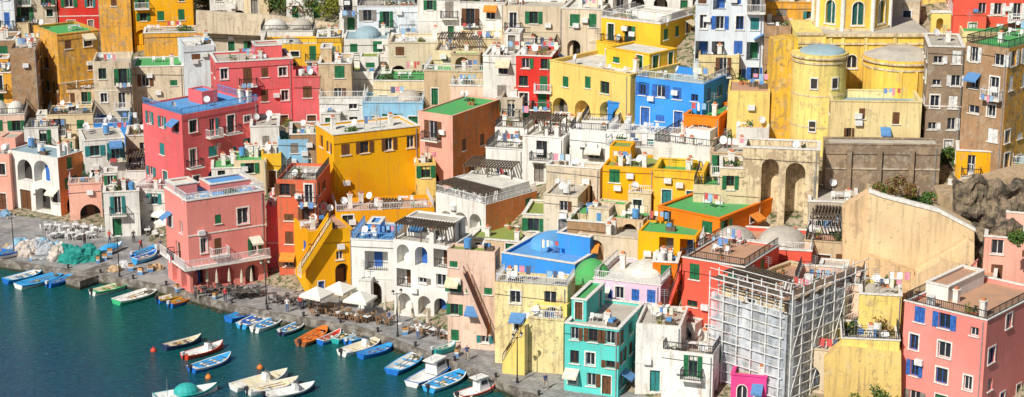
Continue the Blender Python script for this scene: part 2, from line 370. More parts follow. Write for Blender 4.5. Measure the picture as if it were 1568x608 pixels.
def house(u0,u1,vt,vb,r=0,D=8.,col='W',wear=.35,roof='gy',sh='g',S=None,Y=None,name=None,side=None,ops=None,sops=None,hut=None,cl=None,fl=None,nc=None,p=.1,kinds='wwwsbb',ga=False,ph=None,cop=None,dome=None,perg=None,rail=None,extra=None,Dm=8.5,ann=None,sink=True):
    rnd=random.Random(int(u0*31+vt*17+vb)); um=(u0+u1)/2
    D=D*.85 if D>4.5 else D
    Pm=hit(um,vb) if Y is None else aty(um,vb,Y)
    if sink and Y is None and Pm.y-yq(Pm.x)>d0(Pm.x)+5: Pm=hit(um,vb+13)
    for _ in range(30):
        rr=radians(r); exd=Vector((cos(rr),sin(rr),0)); eyd=Vector((-sin(rr),cos(rr),0))
        t0=tsolve(u0,Pm,exd,Pm.z); t1=tsolve(u1,Pm,exd,Pm.z); W=abs(t1-t0); O=Pm+exd*t0
        if S is None: break
        c=O if r>0 else O+exd*W; D=tsolve(S,c,eyd,Pm.z)
        if 0<D<=Dm: break
        r+= 1.5 if r>0 else -1.5
        if abs(r)>44: break
    if S is not None: D=max(2.,min(Dm+2,abs(D)))
    H=zat(vt,Pm.y)-Pm.z
    zs=[zg(*(O+exd*a*W+eyd*b*D).xy) for a in (0,1) for b in (0,1)]
    drop=max(0,Pm.z-min(zs))+2
    P=[MB() for _ in range(4)]
    mf=plaster(COL[col] if isinstance(col,str) else col,wear); ms=mf if side is None else plaster(COL[side],min(1,wear+.3))
    if ops is not None:
        fo=[]
        for (uc,va,vb2,wp,t,c) in ops:
            n=Vector((sin(rr),-cos(rr),0)); 
            def loc(u,v):
                d=ray(u,v); tt=(O-CAM).dot(n)/d.dot(n); q=CAM+d*tt; return (q-O).dot(exd),q.z-O.z
            xa,za=loc(uc-wp/2,vb2); xb,zb=loc(uc+wp/2,va)
            if xa<.05: xa=.05
            if xb>W-.05: xb=W-.05
            fo.append((xa,max(za,0.01),xb-xa,min(zb,H-.1)-max(za,0.01),t,c))
    else: fo=autoops(W,H,rnd,sh,fl,nc,p,kinds,ga)
    so=sops if sops is not None else autoops(D,H,rnd,sh,fl,None,max(p,.3),'wws')
    ph=ph if ph is not None else rnd.choice([.15,.25,.4,.8])
    cop=cop if cop is not None else rnd.choice([True,False,2])
    zr=block(P,0,0,0,W,D,H,(mf,ms),fo,so,roof,rnd,drop,ph,cop)
    wl,wn,rf,ex=P
    for dd in (dome or []):
        cx,cy,rx,ry,hh,cc=dd; rf.dome((cx*W,cy*D,zr+.02),rx*W,ry*D,hh,roofmat(ROOF[cc]))
    if perg: 
        a,b,c,d,hh=perg; pergola(ex,a*W,c*D,b*W,d*D,zr,hh)
    if rail is None and ops is None and W>4 and rnd.random()<.3: rail=rnd.choice('iiw')
    if rail:
        m={'i':iron,'w':ironw,'b':ironb}[rail]; zt=H+.09
        railing(ex,(0.1,.1,zt),(W-.1,.1,zt),.75,m); railing(ex,(.1,.1,zt),(.1,D-.1,zt),.75,m); railing(ex,(W-.1,.1,zt),(W-.1,D-.1,zt),.75,m)
    if hut is None and W>4 and D>4 and not dome and not perg and rnd.random()<.5: 
        a=rnd.choice([0,.5,.3]); hut=[(a+.03,a+rnd.uniform(.35,.47),.48,.96,rnd.uniform(1.6,2.4))]
    for q in (hut or []):
        a,b,c,d,hh=q[:5]; m2=mf if len(q)<6 else plaster(COL[q[5]],wear); hr=q[6] if len(q)>6 else roof
        w2=(b-a)*W; ho=autoops(w2,hh,rnd,sh,1,None,.2,'wd') if hh<3.6 else autoops(w2,hh,rnd,sh,None,None,.15,'wwb')
        block(P,a*W,c*D,zr+.01,w2,(d-c)*D,hh,(m2,m2),ho,autoops((d-c)*D,hh,rnd,sh,None,None,.4,'w'),hr,rnd,0,.15,cop)
    if ann is None: ann = ops is None and W>5 and H>4.5 and rnd.random()<.4
    if ann:
        aw=rnd.uniform(.25,.5)*W; ax=rnd.choice([.02,W-aw-.02,rnd.uniform(0,W-aw)]); ad=rnd.uniform(1.1,2.2); ah=rnd.choice([2.6,2.8,3.1]) if H<7 else rnd.choice([2.8,3.2,5.6])
        ah=min(ah,H-1.2); m2=mf if rnd.random()<.6 else plaster(COL[rnd.choice(['W','C','W','CG'])],.5)
        block(P,ax,-ad,0,aw,ad-.003,ah,(m2,m2),autoops(aw,ah,rnd,sh,None,None,.15,'wa'),[],rnd.choice(['gy','te','wh','gr']),rnd,drop+1,.2,True)
        if rnd.random()<.6: railing(ex,(ax+.1,-ad+.1,ah+.09),(ax+aw-.1,-ad+.1,ah+.09),.8,rnd.choice([iron,ironw])); 
        clutter(ex,ax,-ad,aw,ad,ah-.2,rnd,1)
    clutter(ex,0,0,W,D*(.45 if hut else 1),zr,rnd,cl if cl is not None else (rnd.randint(3,8) if not dome else 1))
    if rnd.random()<.5 and W>3: ex.bar((W*.96,-.07,-drop),(W*.96,-.07,H-.2),.09,metal)
    for _ in range(2):
        if rnd.random()<.35 and W>3 and H>4:
            x=rnd.uniform(.5,W-1.4); z=rnd.uniform(2,H-1); ex.box(x,-.4,z,x+.8,-.05,z+.55,plasticw)
    if H>4 and rnd.random()<.6:
        z=H-rnd.uniform(.6,1.4); ex.bar((0,-.05,z),(W,-.05,z-rnd.uniform(-.2,.3)),.035,iron)
    if H>5.5 and rnd.random()<.35 and ops is None: 
        z=round(H/2/3)*3.0; wn.box(-.04,-.045,z-.06,W+.04,-.004,z+.06,trim_w if rnd.random()<.5 else mf)
    if extra: extra(P,W,D,H,zr,rnd)
    par=bpy.data.objects.new(name or CNAME.get(col,'house'),None); SC.collection.objects.link(par); par.location=O; par.rotation_euler[2]=rr
    for mb,nm in zip(P,('walls','windows','roof','fittings')):
        if mb.f: mb.obj(nm,par)
    HS.append((O,exd,eyd,W,D,H,par,rr,zr)); occ_add(u0,u1,vt,vb)
    if S is not None: occ_add(min(S,u0),max(S,u1),vt,vb-4)
    occ_add(u0,u1,vt-8,vt)
    return par
def slab(name,pts,piv,r,th,mat,Y=None,cap=None,off=0.):
    P=hit(*piv) if Y is None else aty(piv[0],piv[1],Y); rr=radians(r); n=Vector((sin(rr),-cos(rr),0)); P=P+n*off; q=[]
    for u,v in pts:
        d=ray(u,v); q.append(CAM+d*((P-CAM).dot(n)/d.dot(n)))
    o=P.copy(); mb=MB(); f=[a-o for a in q]; b=[a-n*th for a in f]
    mb.poly(f,mat); mb.poly(b[::-1],mat)
    for i in range(len(f)):
        j=(i+1)%len(f); mb.poly([f[i],b[i],b[j],f[j]],cap or mat)
    return mb.obj(name,None,o)
def stairs(name,a,b,piv,r,width,mat,smat=None,off=0.,Y=None,solid=0.):
    P=hit(*piv) if Y is None else aty(piv[0],piv[1],Y); rr=radians(r); n=Vector((sin(rr),-cos(rr),0)); P=P+n*off
    def w(u,v): d=ray(u,v); return CAM+d*((P-CAM).dot(n)/d.dot(n))
    A=w(*a);B=w(*b); mb=MB(); N=max(4,int(abs(B.z-A.z)/.19)); hx=Vector((B.x-A.x,B.y-A.y,0)); dz=(B.z-A.z)/N; bk=-n*width
    smat=smat or mat
    for i in range(N):
        p=hx*(i/N); q=hx*((i+1)/N); z=dz*(i+1); zl=(min(z,dz*i)-.7) if not solid else -solid
        mb.hexa([p+Vector((0,0,zl)),q+Vector((0,0,zl)),q+bk+Vector((0,0,zl)),p+bk+Vector((0,0,zl)),p+Vector((0,0,z)),q+Vector((0,0,z)),q+bk+Vector((0,0,z)),p+bk+Vector((0,0,z))],smat)
    T=Vector((0,0,B.z-A.z))
    for o,e0 in ((n*.15,.12),(bk,.7)):
        e=Vector((0,0,e0)); lo=Vector((0,0,-.75)); l0=lo if not solid else Vector((0,0,-solid)); l1=T+lo if not solid else Vector((0,0,-solid))
        p=[o+l0,hx+o+l1,hx+o-n*.14+l1,o-n*.14+l0,o+e,hx+T+o+e,hx+T+o-n*.14+e,o-n*.14+e]; mb.hexa(p,mat)
    railing(mb,n*.08+Vector((0,0,.12)),hx+T+n*.08+Vector((0,0,.12)),.8,iron,.3)
    return mb.obj(name,None,A)
# ---------------------------------------------------------------- terrain, quay, water
def build_ground():
    xs=[-900,-500,-300,-200,-150]+[-120+2.5*i for i in range(0,97)]+[150,200,300,500,900]
    ds=[0,2,4,6,8]+[9+3*i for i in range(0,40)]+[150,200,350,700,1500]
    t=NT('hillside_soil'); a=t.noise(.3,5,.7); b=t.noise(1.6,6,.7)
    col=t.mix(t.rng(a,.4,.62),(.28,.22,.15),(.42,.35,.25)); col=t.mix(t.rng(b,.48,.58,0,.95),col,(.05,.085,.02))
    t.l(col,t.b.inputs['Base Color']); t.b.inputs['Roughness'].default_value=.95; t.bump(b,.8,.3)
    vs=[] 
    for x in xs:
        for d in ds:
            y=yq(x)+d; vs.append((x,y,zg(x,y)-.03))
    n=len(ds); fs=[]
    for i in range(len(xs)-1):
        for j in range(n-1): fs.append((i*n+j,(i+1)*n+j,(i+1)*n+j+1,i*n+j+1))
    me=bpy.data.meshes.new('hillside_ground'); me.from_pydata(vs,[],fs); me.materials.append(t.m); place(me,'hillside_ground')
    t=NT('stone_paving'); br=t.n('ShaderNodeTexBrick'); br.inputs['Scale'].default_value=1.; br.inputs['Mortar Size'].default_value=.03; br.inputs['Brick Width'].default_value=1.1; br.inputs['Row Height'].default_value=.6
    m=t.n('ShaderNodeMapping'); m.inputs['Rotation'].default_value=(0,0,.5); g=t.n('ShaderNodeNewGeometry'); t.l(g.outputs['Position'],m.inputs['Vector']); t.l(m.outputs[0],br.inputs['Vector'])
    br.inputs['Color1'].default_value=(.25,.245,.24,1);br.inputs['Color2'].default_value=(.38,.37,.355,1);br.inputs['Mortar'].default_value=(.13,.128,.125,1)
    a=t.noise(.5,5,.7); c=t.mix(t.rng(a,.42,.62,0,.7),br.outputs['Color'],(.16,.158,.16)); c=t.mix(t.rng(t.noise(.2,3),.5,.7,0,.5),c,(.44,.42,.39))
    t.l(c,t.b.inputs['Base Color']); t.b.inputs['Roughness'].default_value=.8; pav=t.m
    mb=MB(); xx=[-120+1.25*i for i in range(193)]
    for a,b in zip(xx,xx[1:]):
        ya,yb=yq(a),yq(b); mb.poly([(a,ya+.5,1.0),(b,yb+.5,1.0),(b,yb+d0(b)+.6,1.0),(a,ya+d0(a)+.6,1.0)],pav)
    mb.obj('quay_pavement')
    st=NT('quay_stone'); a=st.noise(1.2,6,.7); c=st.mix(st.rng(a,.4,.65),(.12,.1,.08),(.33,.3,.26)); z=st.n('ShaderNodeSeparateXYZ'); g=st.n('ShaderNodeNewGeometry'); st.l(g.outputs['Position'],z.inputs[0])
    c=st.mix(st.rng(z.outputs[2],.15,.5),(.03,.035,.015),c); st.l(c,st.b.inputs['Base Color']); st.b.inputs['Roughness'].default_value=.8; st.bump(a,.6,.1); qs=st.m
    mb=MB()
    for a,b in zip(xx,xx[1:]):
        ya,yb=yq(a),yq(b)
        mb.hexa([(a,ya-.05,-3),(b,yb-.05,-3),(b,yb+.55,-3),(a,ya+.55,-3),(a,ya,1.12),(b,yb,1.12),(b,yb+.5,1.12),(a,ya+.5,1.12)],qs)
        if -45<a<5:
            for _ in range(2):
                x=a+random.Random(int(a*77)+_).uniform(0,1.2); s=random.Random(int(a*91)+_*7).uniform(.25,.6)
                mb.dome((x,yq(x)-.25,-.2),s,s*.7,s*.9,qs,7,3)
    mb.obj('quay_wall')
    mb=MB(); p=[atz(100,425,1.06),atz(122,431,1.06),atz(190,408,1.06),atz(160,402,1.06)]
    lo=[Vector((q.x,q.y,-3)) for q in p]; mb.hexa(lo+p,qs); mb.obj('stone_jetty')
    t=NT('sea_water'); g=t.n('ShaderNodeNewGeometry'); dt=t.n('ShaderNodeVectorMath'); dt.operation='DOT_PRODUCT'; t.l(g.outputs['Position'],dt.inputs[0]); dt.inputs[1].default_value=(.6,1,0)
    ad=t.n('ShaderNodeMath'); ad.operation='MULTIPLY_ADD'; t.l(t.noise(.09,4,.6),ad.inputs[0]); ad.inputs[1].default_value=30; t.l(dt.outputs['Value'],ad.inputs[2])
    c=t.mix(t.rng(ad.outputs[0],150,194),(.002,.048,.125),(.008,.105,.095)); 
    c=t.mix(t.rng(t.noise(1.3,6,.75,(1,2.,1)),.48,.66,0,.6),c,(.03,.2,.25))
    c=t.mix(t.rng(t.noise(.8,6,.75,(1,2.2,1)),.5,.68,0,.5),c,(.002,.03,.06))
    t.l(c,t.b.inputs['Base Color']); t.b.inputs['Roughness'].default_value=.06; t.b.inputs['IOR'].default_value=1.33
    n1=t.noise(1.4,6,.7,(1,1.9,1)); n2=t.noise(5,3,.6); s=t.n('ShaderNodeMath'); s.operation='MULTIPLY_ADD'; t.l(n2,s.inputs[0]); s.inputs[1].default_value=.25; t.l(n1,s.inputs[2])
    t.bump(s.outputs[0],1.,.4)
    me=bpy.data.meshes.new('sea_water'); me.from_pydata([(-2500,-2500,0),(2500,-2500,0),(2500,700,0),(-2500,700,0)],[],[(0,1,2,3)]); me.materials.append(t.m); place(me,'sea_water')
build_ground()
# ---------------------------------------------------------------- houses
h=house
h(-30,26,-22,60,5,8,'WB',.4,sh='b'); h(28,90,-18,46,5,8,'G',.6,sh='g'); h(92,156,-12,40,5,8,'R',.3,sh='g',hut=[])
h(156,204,-14,74,6,8,'OC',.8,sh='n',p=.3); h(206,298,-16,56,8,9,'YO',.45,sh='g',ga=True); h(222,326,50,82,8,6,'OC',.7,p=.5,hut=[])
h(96,160,50,174,18,S=60,col='OC',wear=.8,roof='gr',sh='n',p=.45,hut=[],ann=False,cl=2); h(24,64,74,200,8,8,'BR',.9,sh='n',p=.3); h(-10,26,62,118,5,8,'BR',.8,p=.3); h(-20,26,112,182,6,8,'OC',.6,p=.2)
h(318,398,44,74,4,8,'G',.5,'gr',p=.5,hut=[],dome=[(.3,.5,.25,.4,1.2,'gy')]); h(400,480,48,72,2,7,'W',.4,'wh',p=.4,dome=[(.25,.5,.24,.45,1.4,'wh'),(.75,.5,.24,.45,1.4,'gy')])
h(406,524,68,106,4,7,'Y',.35,'wh',p=.3,dome=[(.3,.5,.2,.45,1.2,'wh')]); h(486,526,58,90,4,7,'Y',.5)
h(285,334,70,150,12,S=276,col='WB',wear=.3,roof='wh',sh='n',hut=[]); h(206,284,102,168,6,8,'CG',.6,'gr',sh='g',hut=[],ph=.15,cl=2); h(148,206,94,190,8,8,'CG',.6,sh='g')
h(335,452,93,192,9,S=326,col='PR',wear=.3,roof='gy',sh='n',hut=[(.55,.9,.4,.9,1.6)],p=.05,ann=False,name='crimson_house'); h(452,492,118,190,6,8,'PR',.4,sh='n',cop=True)
h(90,148,138,180,6,7,'B',.7,p=.3); h(76,146,176,224,8,7,'C',.5); h(146,200,190,214,8,7,'BL',.2,'bl',hut=[])
h(-20,42,176,232,10,8,'PP',.4,'wh',dome=[(.3,.5,.25,.4,1.5,'wh'),(.75,.5,.22,.4,1.3,'wh')]); h(40,92,196,236,8,7,'W',.4,'wh',p=.4)
h(-40,20,236,322,-6,8,'PK',.3,sh='n',kinds='wwb'); h(18,94,236,324,-30,S=132,col='W',wear=.35,roof='sg',side='BK',ops=[(38,246,276,20,'a',None),(64,248,278,22,'a',None),(40,292,322,14,'d','n'),(66,290,322,20,'a',None),(84,292,310,8,'w',None)],hut=[])
h(108,160,282,336,10,7,'PK',.3,'te',sh='b',ga=True,rail='w'); h(134,196,214,298,12,S=126,col='W',wear=.5,sh='t'); h(196,242,208,268,8,7,'CG',.6,sh='t'); h(162,216,294,362,10,7,'W',.5,sh='g',kinds='wbo'); h(214,262,292,350,-10,7,'W',.6,sh='n')
h(196,246,262,294,5,6,'W',.4,'te',sh='b',perg=(.05,.95,.1,.8,2))
h(284,400,166,274,22,S=224,col='PR',wear=.3,roof='bl',sh='t',fl=3,nc=4,p=.0,kinds='wwb',rail='b',ph=.2,hut=[(.5,.7,.45,.8,1.6)],ann=False)
h(386,430,194,262,6,8,'W',.4,sh='n'); h(428,474,214,262,6,6,'LB',.4,'gr',hut=[]); h(446,490,206,258,6,8,'BR',.7,'gr',sh='g'); h(360,410,246,290,8,6,'C',.5,'gr',hut=[]); h(402,432,236,276,6,6,'Y',.4)
h(326,372,258,300,8,6,'W',.5,'gr')
h(292,410,300,440,26,S=258,col='P',wear=.12,roof='bl',name='pink_house',cl=3,cop=2,rail='w',Dm=7,
  ops=[(372,317,344,16,'w','w'),(334,328,343,9,'s','g'),(334,364,390,10,'b','n'),(390,364,390,9,'w','g'),(312,364,388,8,'w','n'),(306,410,440,20,'a',None),(344,404,438,28,'a',None),(386,404,437,20,'a',None)],
  sops=[(1.2,6.6,.9,1.4,'w','w'),(4.5,6.6,.9,1.4,'w','w'),(1.4,.05,1.5,2.5,'a',None),(4.2,.05,1.8,2.5,'a',None),(3,3.4,.9,1.9,'b','n')],
  hut=[(.45,.98,.5,.95,.9,'P','bl'),(.02,.3,.55,.95,1.3,'P','wh')],
  extra=lambda P,W,D,H,zr,rnd:(P[3].box(-.9,-1.0,3.0,W+.1,-.02,3.18,trim_w),railing(P[3],(-.85,-.95,3.18),(W,-.95,3.18),1.,ironw,.16),P[3].box(-.06,-.06,H*.62,W+.06,-.005,H*.62+.14,trim_w),P[3].box(-.9,-.02,3.0,-.02,D,3.18,trim_w),railing(P[3],(-.85,-.95,3.18),(-.85,D,3.18),1.,ironw,.16)))
h(428,489,276,406,-6,9,'SB',.5,'gy',sh='n',fl=4,nc=2,p=.05); h(411,430,318,410,2,8,'PR',.5,p=.2)
h(514,644,200,318,18,S=487,col='YO',wear=.12,roof='wh',sh='n',fl=3,nc=4,p=.3,kinds='ww',hut=[],cl=5,cop=2,ann=False,Dm=6.5)
h(640,668,250,300,8,7,'LY',.4)
h(516,666,322,374,10,7,'YO',.2,'te',sh='y',p=.5,hut=[],name='yellow_terrace_house',cl=10,ann=False)
h(474,541,352,446,20,S=446,col='YO',wear=.15,roof='te',sh='b',ops=[(520,384,398,10,'w',None),(524,402,444,20,'a',None),(492,430,446,9,'d','b')],hut=[],name='yellow_stair_house')
h(642,694,174,282,-30,S=766,col='PK',wear=.3,side='BK',roof='gr',sh='n',hut=[],p=.2,Dm=11,sops=[(2,5,.9,1.4,'w','n'),(6,4.8,.9,1.4,'w','n'),(4,1.5,.9,1.3,'w','n')],ann=False,ph=.15,cl=3)
h(668,744,304,358,-24,S=822,col='W',wear=.25,side='BK',roof='gy',ops=[(684,326,346,20,'a',None),(706,328,348,20,'a',None),(728,330,350,18,'a',None)],hut=[(.0,.95,.3,.9,2.0,'W','wh')],perg=(.05,.95,.02,.3,1.9),rail='w')
h(700,790,285,310,-16,7,'W',.3,'wh',perg=(.1,.9,.1,.8,2.2),hut=[],kinds='wo')
h(744,800,228,276,-14,S=822,col='W',wear=.2,kinds='owb',sh='y',roof='wh',rail='i',hut=[]); h(758,802,196,232,-14,7,'W',.2,'wh',kinds='ow',rail='i',hut=[]); h(800,862,210,268,-16,S=880,col='W',wear=.2,roof='wh',kinds='owb',sh='y',perg=(.1,.9,.1,.6,2.1)); h(838,880,190,222,-10,7,'W',.2,'gy',kinds='wb',sh='n',hut=[])
h(872,930,200,242,-14,S=938,col='W',wear=.3,roof='dk',sh='y'); h(836,918,256,300,-16,S=925,col='CG',wear=.5,sh='n',roof='gy'); h(832,884,300,352,-16,7,'CG',.6,sh='n'); h(890,948,186,206,-10,7,'W',.3,'wh')
h(540,604,368,466,-8,8,'W',.25,'bl',sh='g',kinds='wao',rail='b',name='white_house',cl=5,hut=[(.3,.6,.3,.7,1.4,'BL','bl')],ann=True)
h(604,692,372,484,-24,S=724,col='W',wear=.15,roof='gy',kinds='oaw',sh='y',hut=[(.05,.9,.45,.95,2.2,'W','gy')],perg=(.05,.9,.02,.4,2.0),fl=3,nc=3,p=.0,ann=False)
h(560,612,336,368,-6,7,'W',.35,'gy',perg=(.1,.9,.1,.7,2.))
h(686,758,384,534,-14,S=766,col='PP',wear=.5,roof='mg',sh='g',fl=4,nc=3,p=.3,kinds='wws',hut=[],ann=False)
h(718,800,368,388,-16,7,'B',.5,'mg',p=.5,hut=[])
h(758,868,436,560,-14,S=880,col='PY',wear=.75,roof='gy',sh='y',p=.3,kinds='wwsb',hut=[],ann=True)
h(768,880,396,450,-22,S=946,col='BL',wear=.1,roof='bl',sh='n',fl=1,nc=4,p=.1,kinds='w',dome=[(.3,.6,.24,.3,1.2,'bl')],hut=[(.55,.99,.35,.95,2.2,'BL','bl')],ph=.3,Dm=11,sink=False)
h(794,866,500,566,-20,S=880,col='LY',wear=.35,roof='te',sh='n',ops=[(840,528,564,26,'a',None),(808,540,563,10,'d','n')],hut=[(.3,.98,.2,.9,2.6,'LY','te')])
h(864,946,500,603,-16,S=984,col='T',wear=.15,roof='gy',sh='n',fl=3,nc=3,p=.0,kinds='www',cop=2,hut=[(.02,.3,.2,.9,2.2,'T','gr')],name='turquoise_house',ann=False,cl=4)
h(866,930,440,492,-14,S=944,col='LY',wear=.4,roof='gr',sh='n',dome=[(.5,.5,.45,.45,2.4,'gr')],p=.3)
h(908,1010,432,494,-16,S=1042,col='L',wear=.2,roof='wh',sh='b',fl=2,nc=4,p=.0,kinds='wws',dome=[(.6,.6,.3,.3,1.2,'wh')],cop=2,name='lilac_house',rail='w',ann=False)
h(998,1036,402,456,-10,6,'O',.2,'bl',p=.5,hut=[])
h(872,984,332,360,-22,S=1000,col='B',wear=.6,roof='gr',sh='n',hut=[(.3,.7,.4,.9,1.2,'C','gr')],ph=.15); h(868,930,340,388,-14,8,'BR',.6,'gr',sh='y',hut=[]); h(800,872,330,352,-10,7,'CG',.5,'mg',hut=[]); h(886,976,362,392,-18,7,'CG',.5,'gy',p=.3)
h(1006,1100,326,396,-24,S=1182,col='O',wear=.12,roof='gr',sh='g',p=.4,kinds='w',hut=[],ph=.15,cl=2,cop=True,name='orange_house',Dm=11,ann=False,sink=False)
h(976,1064,358,418,-18,S=1078,col='YO',wear=.15,roof='gr',sh='g',fl=2,nc=3,p=.2,kinds='wwo',hut=[],ph=.15,ann=False,cl=2)
h(1068,1240,380,430,-12,9,'CR',.2,'te',sh='g',p=.3,dome=[(.28,.45,.2,.4,1.4,'gy'),(.72,.5,.22,.42,1.6,'gy')],name='coral_house',ann=False)
h(1042,1136,402,520,-14,S=1188,col='CR',wear=.2,roof='te',sh='g',fl=3,nc=3,p=.3,kinds='wws',hut=[],cl=7)
h(972,1040,498,602,-12,7,'W',.45,'gy',sh='t',kinds='wbaw'); h(1012,1090,540,616,-14,S=1116,col='W',wear=.45,roof='gy',sh='g',kinds='wb',name='white_house'); h(1118,1172,576,625,-14,S=1184,col='F',wear=.2,sh='t',roof='te',ops=[(1136,590,618,16,'g',None),(1160,592,606,8,'w','g')],hut=[])
h(922,1000,256,314,-14,S=1014,col='YO',wear=.2,roof='mg',sh='g'); h(1000,1076,262,310,-12,S=1084,col='Y',wear=.3,roof='gr',sh='t'); h(926,1004,226,256,-16,7,'W',.3,'wh',sh='g',rail='w'); h(930,1048,204,230,-16,8,'W',.2,'wh',sh='t'); h(1000,1092,222,262,-18,S=1130,col='W',wear=.3,roof='wh',sh='b'); h(1060,1160,285,335,-10,9,'C',.6,'gr',p=.4); h(1086,1140,235,285,-10,8,'B',.6,p=.4)
h(1046,1100,178,210,-22,S=1128,col='O',wear=.2,roof='gr',sh='n',hut=[],p=.2)
h(1112,1176,140,214,-8,7,'LY',.5,'te',sh='n',p=.5); h(1126,1176,196,232,-8,6,'W',.5,'te',sh='n')
h(972,1076,124,186,-18,S=1120,col='BL',wear=.12,roof='sg',sh='b',fl=2,nc=4,p=.1,kinds='ww',hut=[],name='blue_house',ann=False); h(930,974,158,186,-10,6,'BL',.2,'bl',ga=True)
h(842,964,104,180,-10,S=1040,col='LY',wear=.2,roof='wh',sh='g',ops=[(858,152,178,24,'a',None),(892,156,180,24,'a',None),(930,158,180,24,'a',None),(866,118,132,9,'w','g'),(900,118,134,9,'w','g'),(926,126,142,14,'w','g')],hut=[(.45,.98,.4,.95,2.2,'Y','wh')])
h(790,844,86,180,-10,8,'R',.2,'te',sh='g',kinds='bw',fl=4,nc=2); h(740,792,86,184,-8,8,'W',.5,sh='y'); h(786,850,70,92,-6,7,'R',.3,'gr')
h(860,922,14,80,-12,9,'CG',.4,sh='g',kinds='ws',roof='wh',cop=2); h(920,1010,32,92,-18,S=1060,col='Y',wear=.2,roof='gy',sh='g',cop=2,hut=[(.2,.9,.5,.9,1.0,'W','wh')]); h(930,1060,-14,14,-6,8,'W',.3,'wh',dome=[(.2,.5,.18,.45,2,'wh'),(.6,.5,.2,.45,2,'wh'),(.9,.5,.12,.4,1.5,'wh')])
h(1062,1166,-20,120,-6,9,'WB',.25,'wh',sh='b',fl=4,nc=4,kinds='wwob',ann=True); h(1168,1208,40,124,-4,8,'BR',.8,p=.3); h(1168,1258,4,64,-4,8,'OC',.6,sh='n'); h(1068,1130,85,135,-6,8,'PY',.5,sh='n')
h(770,862,10,70,-6,8,'CG',.5,sh='g'); h(704,772,4,62,-6,8,'W',.5,'te',sh='n'); h(700,770,60,98,-4,7,'C',.5,sh='n'); h(640,704,-10,52,-4,8,'W',.4,sh='g'); h(548,640,10,62,0,8,'WB',.35,sh='g'); h(528,596,60,108,2,8,'W',.4,'sg',sh='g',dome=[(.5,.5,.3,.4,1.3,'sg')]); h(596,672,66,112,0,8,'CG',.4,'wh',sh='n'); h(664,742,78,120,-4,8,'C',.5,'gy',sh='g',perg=(.1,.9,.1,.7,1.8)); h(490,540,98,180,2,8,'B',.7,sh='n'); h(524,600,110,150,0,8,'W',.5,'mg',p=.3); h(572,660,124,160,-3,8,'C',.45,'gr',sh='g',hut=[],ph=.15); h(490,560,150,190,3,8,'W',.6,'gy'); h(556,648,158,192,-2,7,'LB',.5,'sg',dome=[(.75,.5,.2,.4,1.2,'gy')]); h(650,760,110,150,-5,8,'B',.5,'gr'); h(690,744,132,162,-5,7,'PP',.5,'gr'); h(766,800,150,200,-6,6,'G',.5); h(520,560,-14,40,0,8,'W',.4,sh='g');h(700,800,-30,8,-4,8,'PK',.3);h(800,930,-30,14,-4,8,'W',.3,sh='g')
h(1262,1436,222,300,-3,3,'DB',1.,'gy',ops=[],sops=[],hut=[],cl=0,name='retaining_wall',ph=.1,sink=False,extra=lambda P,W,D,H,zr,rnd:([P[1].box(x,-.35,-3,x+.5,-.004,H*.9,plaster(COL['DB'],.9)) for x in (2.2,5.4,8.8)],P[1].box(0,-.12,H*.52,W,-.003,H*.52+.15,plaster(COL['G'],.9))))
h(1270,1408,156,224,-4,7,'PY',.5,'sg',sh='n',ops=[(1320,166,182,10,'w','n'),(1372,172,190,12,'w','n'),(1300,196,210,8,'w','n'),(1355,198,212,8,'w','n')],hut=[],cl=1,name='church_annex',Y=199.5)
h(1412,1466,72,232,-8,9,'DB',.7,sh='w',p=.2,fl=5,nc=2,name='brown_tower_house',hut=[],ann=False,kinds='ww'); h(1464,1528,70,290,-30,S=1620,col='BR',wear=.8,side='OC',roof='gr',sh='w',fl=6,nc=2,p=.15,name='brown_tower_house',hut=[],ann=False,kinds='wwb'); h(1456,1600,-30,50,-8,9,'CR',.2,'te',sh='w',kinds='wb',fl=3,nc=5); h(1470,1600,50,90,-8,7,'PY',.5,'gr',hut=[],p=.3)
h(1460,1520,232,296,-12,5,'YO',.5,'te',sh='n',hut=[],ann=False,p=.3,cl=6)
h(1230,1330,372,412,-14,8,'B',.6,'te',sh='n',perg=(.1,.9,.1,.8,2.3),hut=[],cl=8); h(1236,1300,350,374,-8,7,'W',.5,'te',perg=(.1,.9,.1,.8,1.8),cl=6)
h(1310,1374,452,560,-10,6,'LY',.7,'gy',sh='n',p=.6,hut=[],name='cream_house',cl=6); h(1284,1372,520,620,-8,6,'LY',.6,'gy',p=.7,hut=[],rail='i',cl=7)
h(1376,1500,476,640,-16,S=1590,col='P',wear=.15,roof='te',sh='b',fl=4,nc=3,p=.05,kinds='www',cop=2,hut=[(.02,.3,.3,.9,1.4,'W','te')],name='pink_house',cl=5,Dm=12,ann=False)
h(1430,1520,424,492,-16,6,'P',.2,'te',sh='b',hut=[],cop=2,name='pink_house',Y=176,cl=4,ann=False,p=.3); h(1500,1600,366,480,-16,7,'PK',.15,'te',sh='n',hut=[(.3,.95,.4,.9,2.2,'PK','te')],cop=2,Y=178,cl=4,ann=False)
h(1236,1312,310,352,-8,8,'G',.6,'gy',p=.5,hut=[])
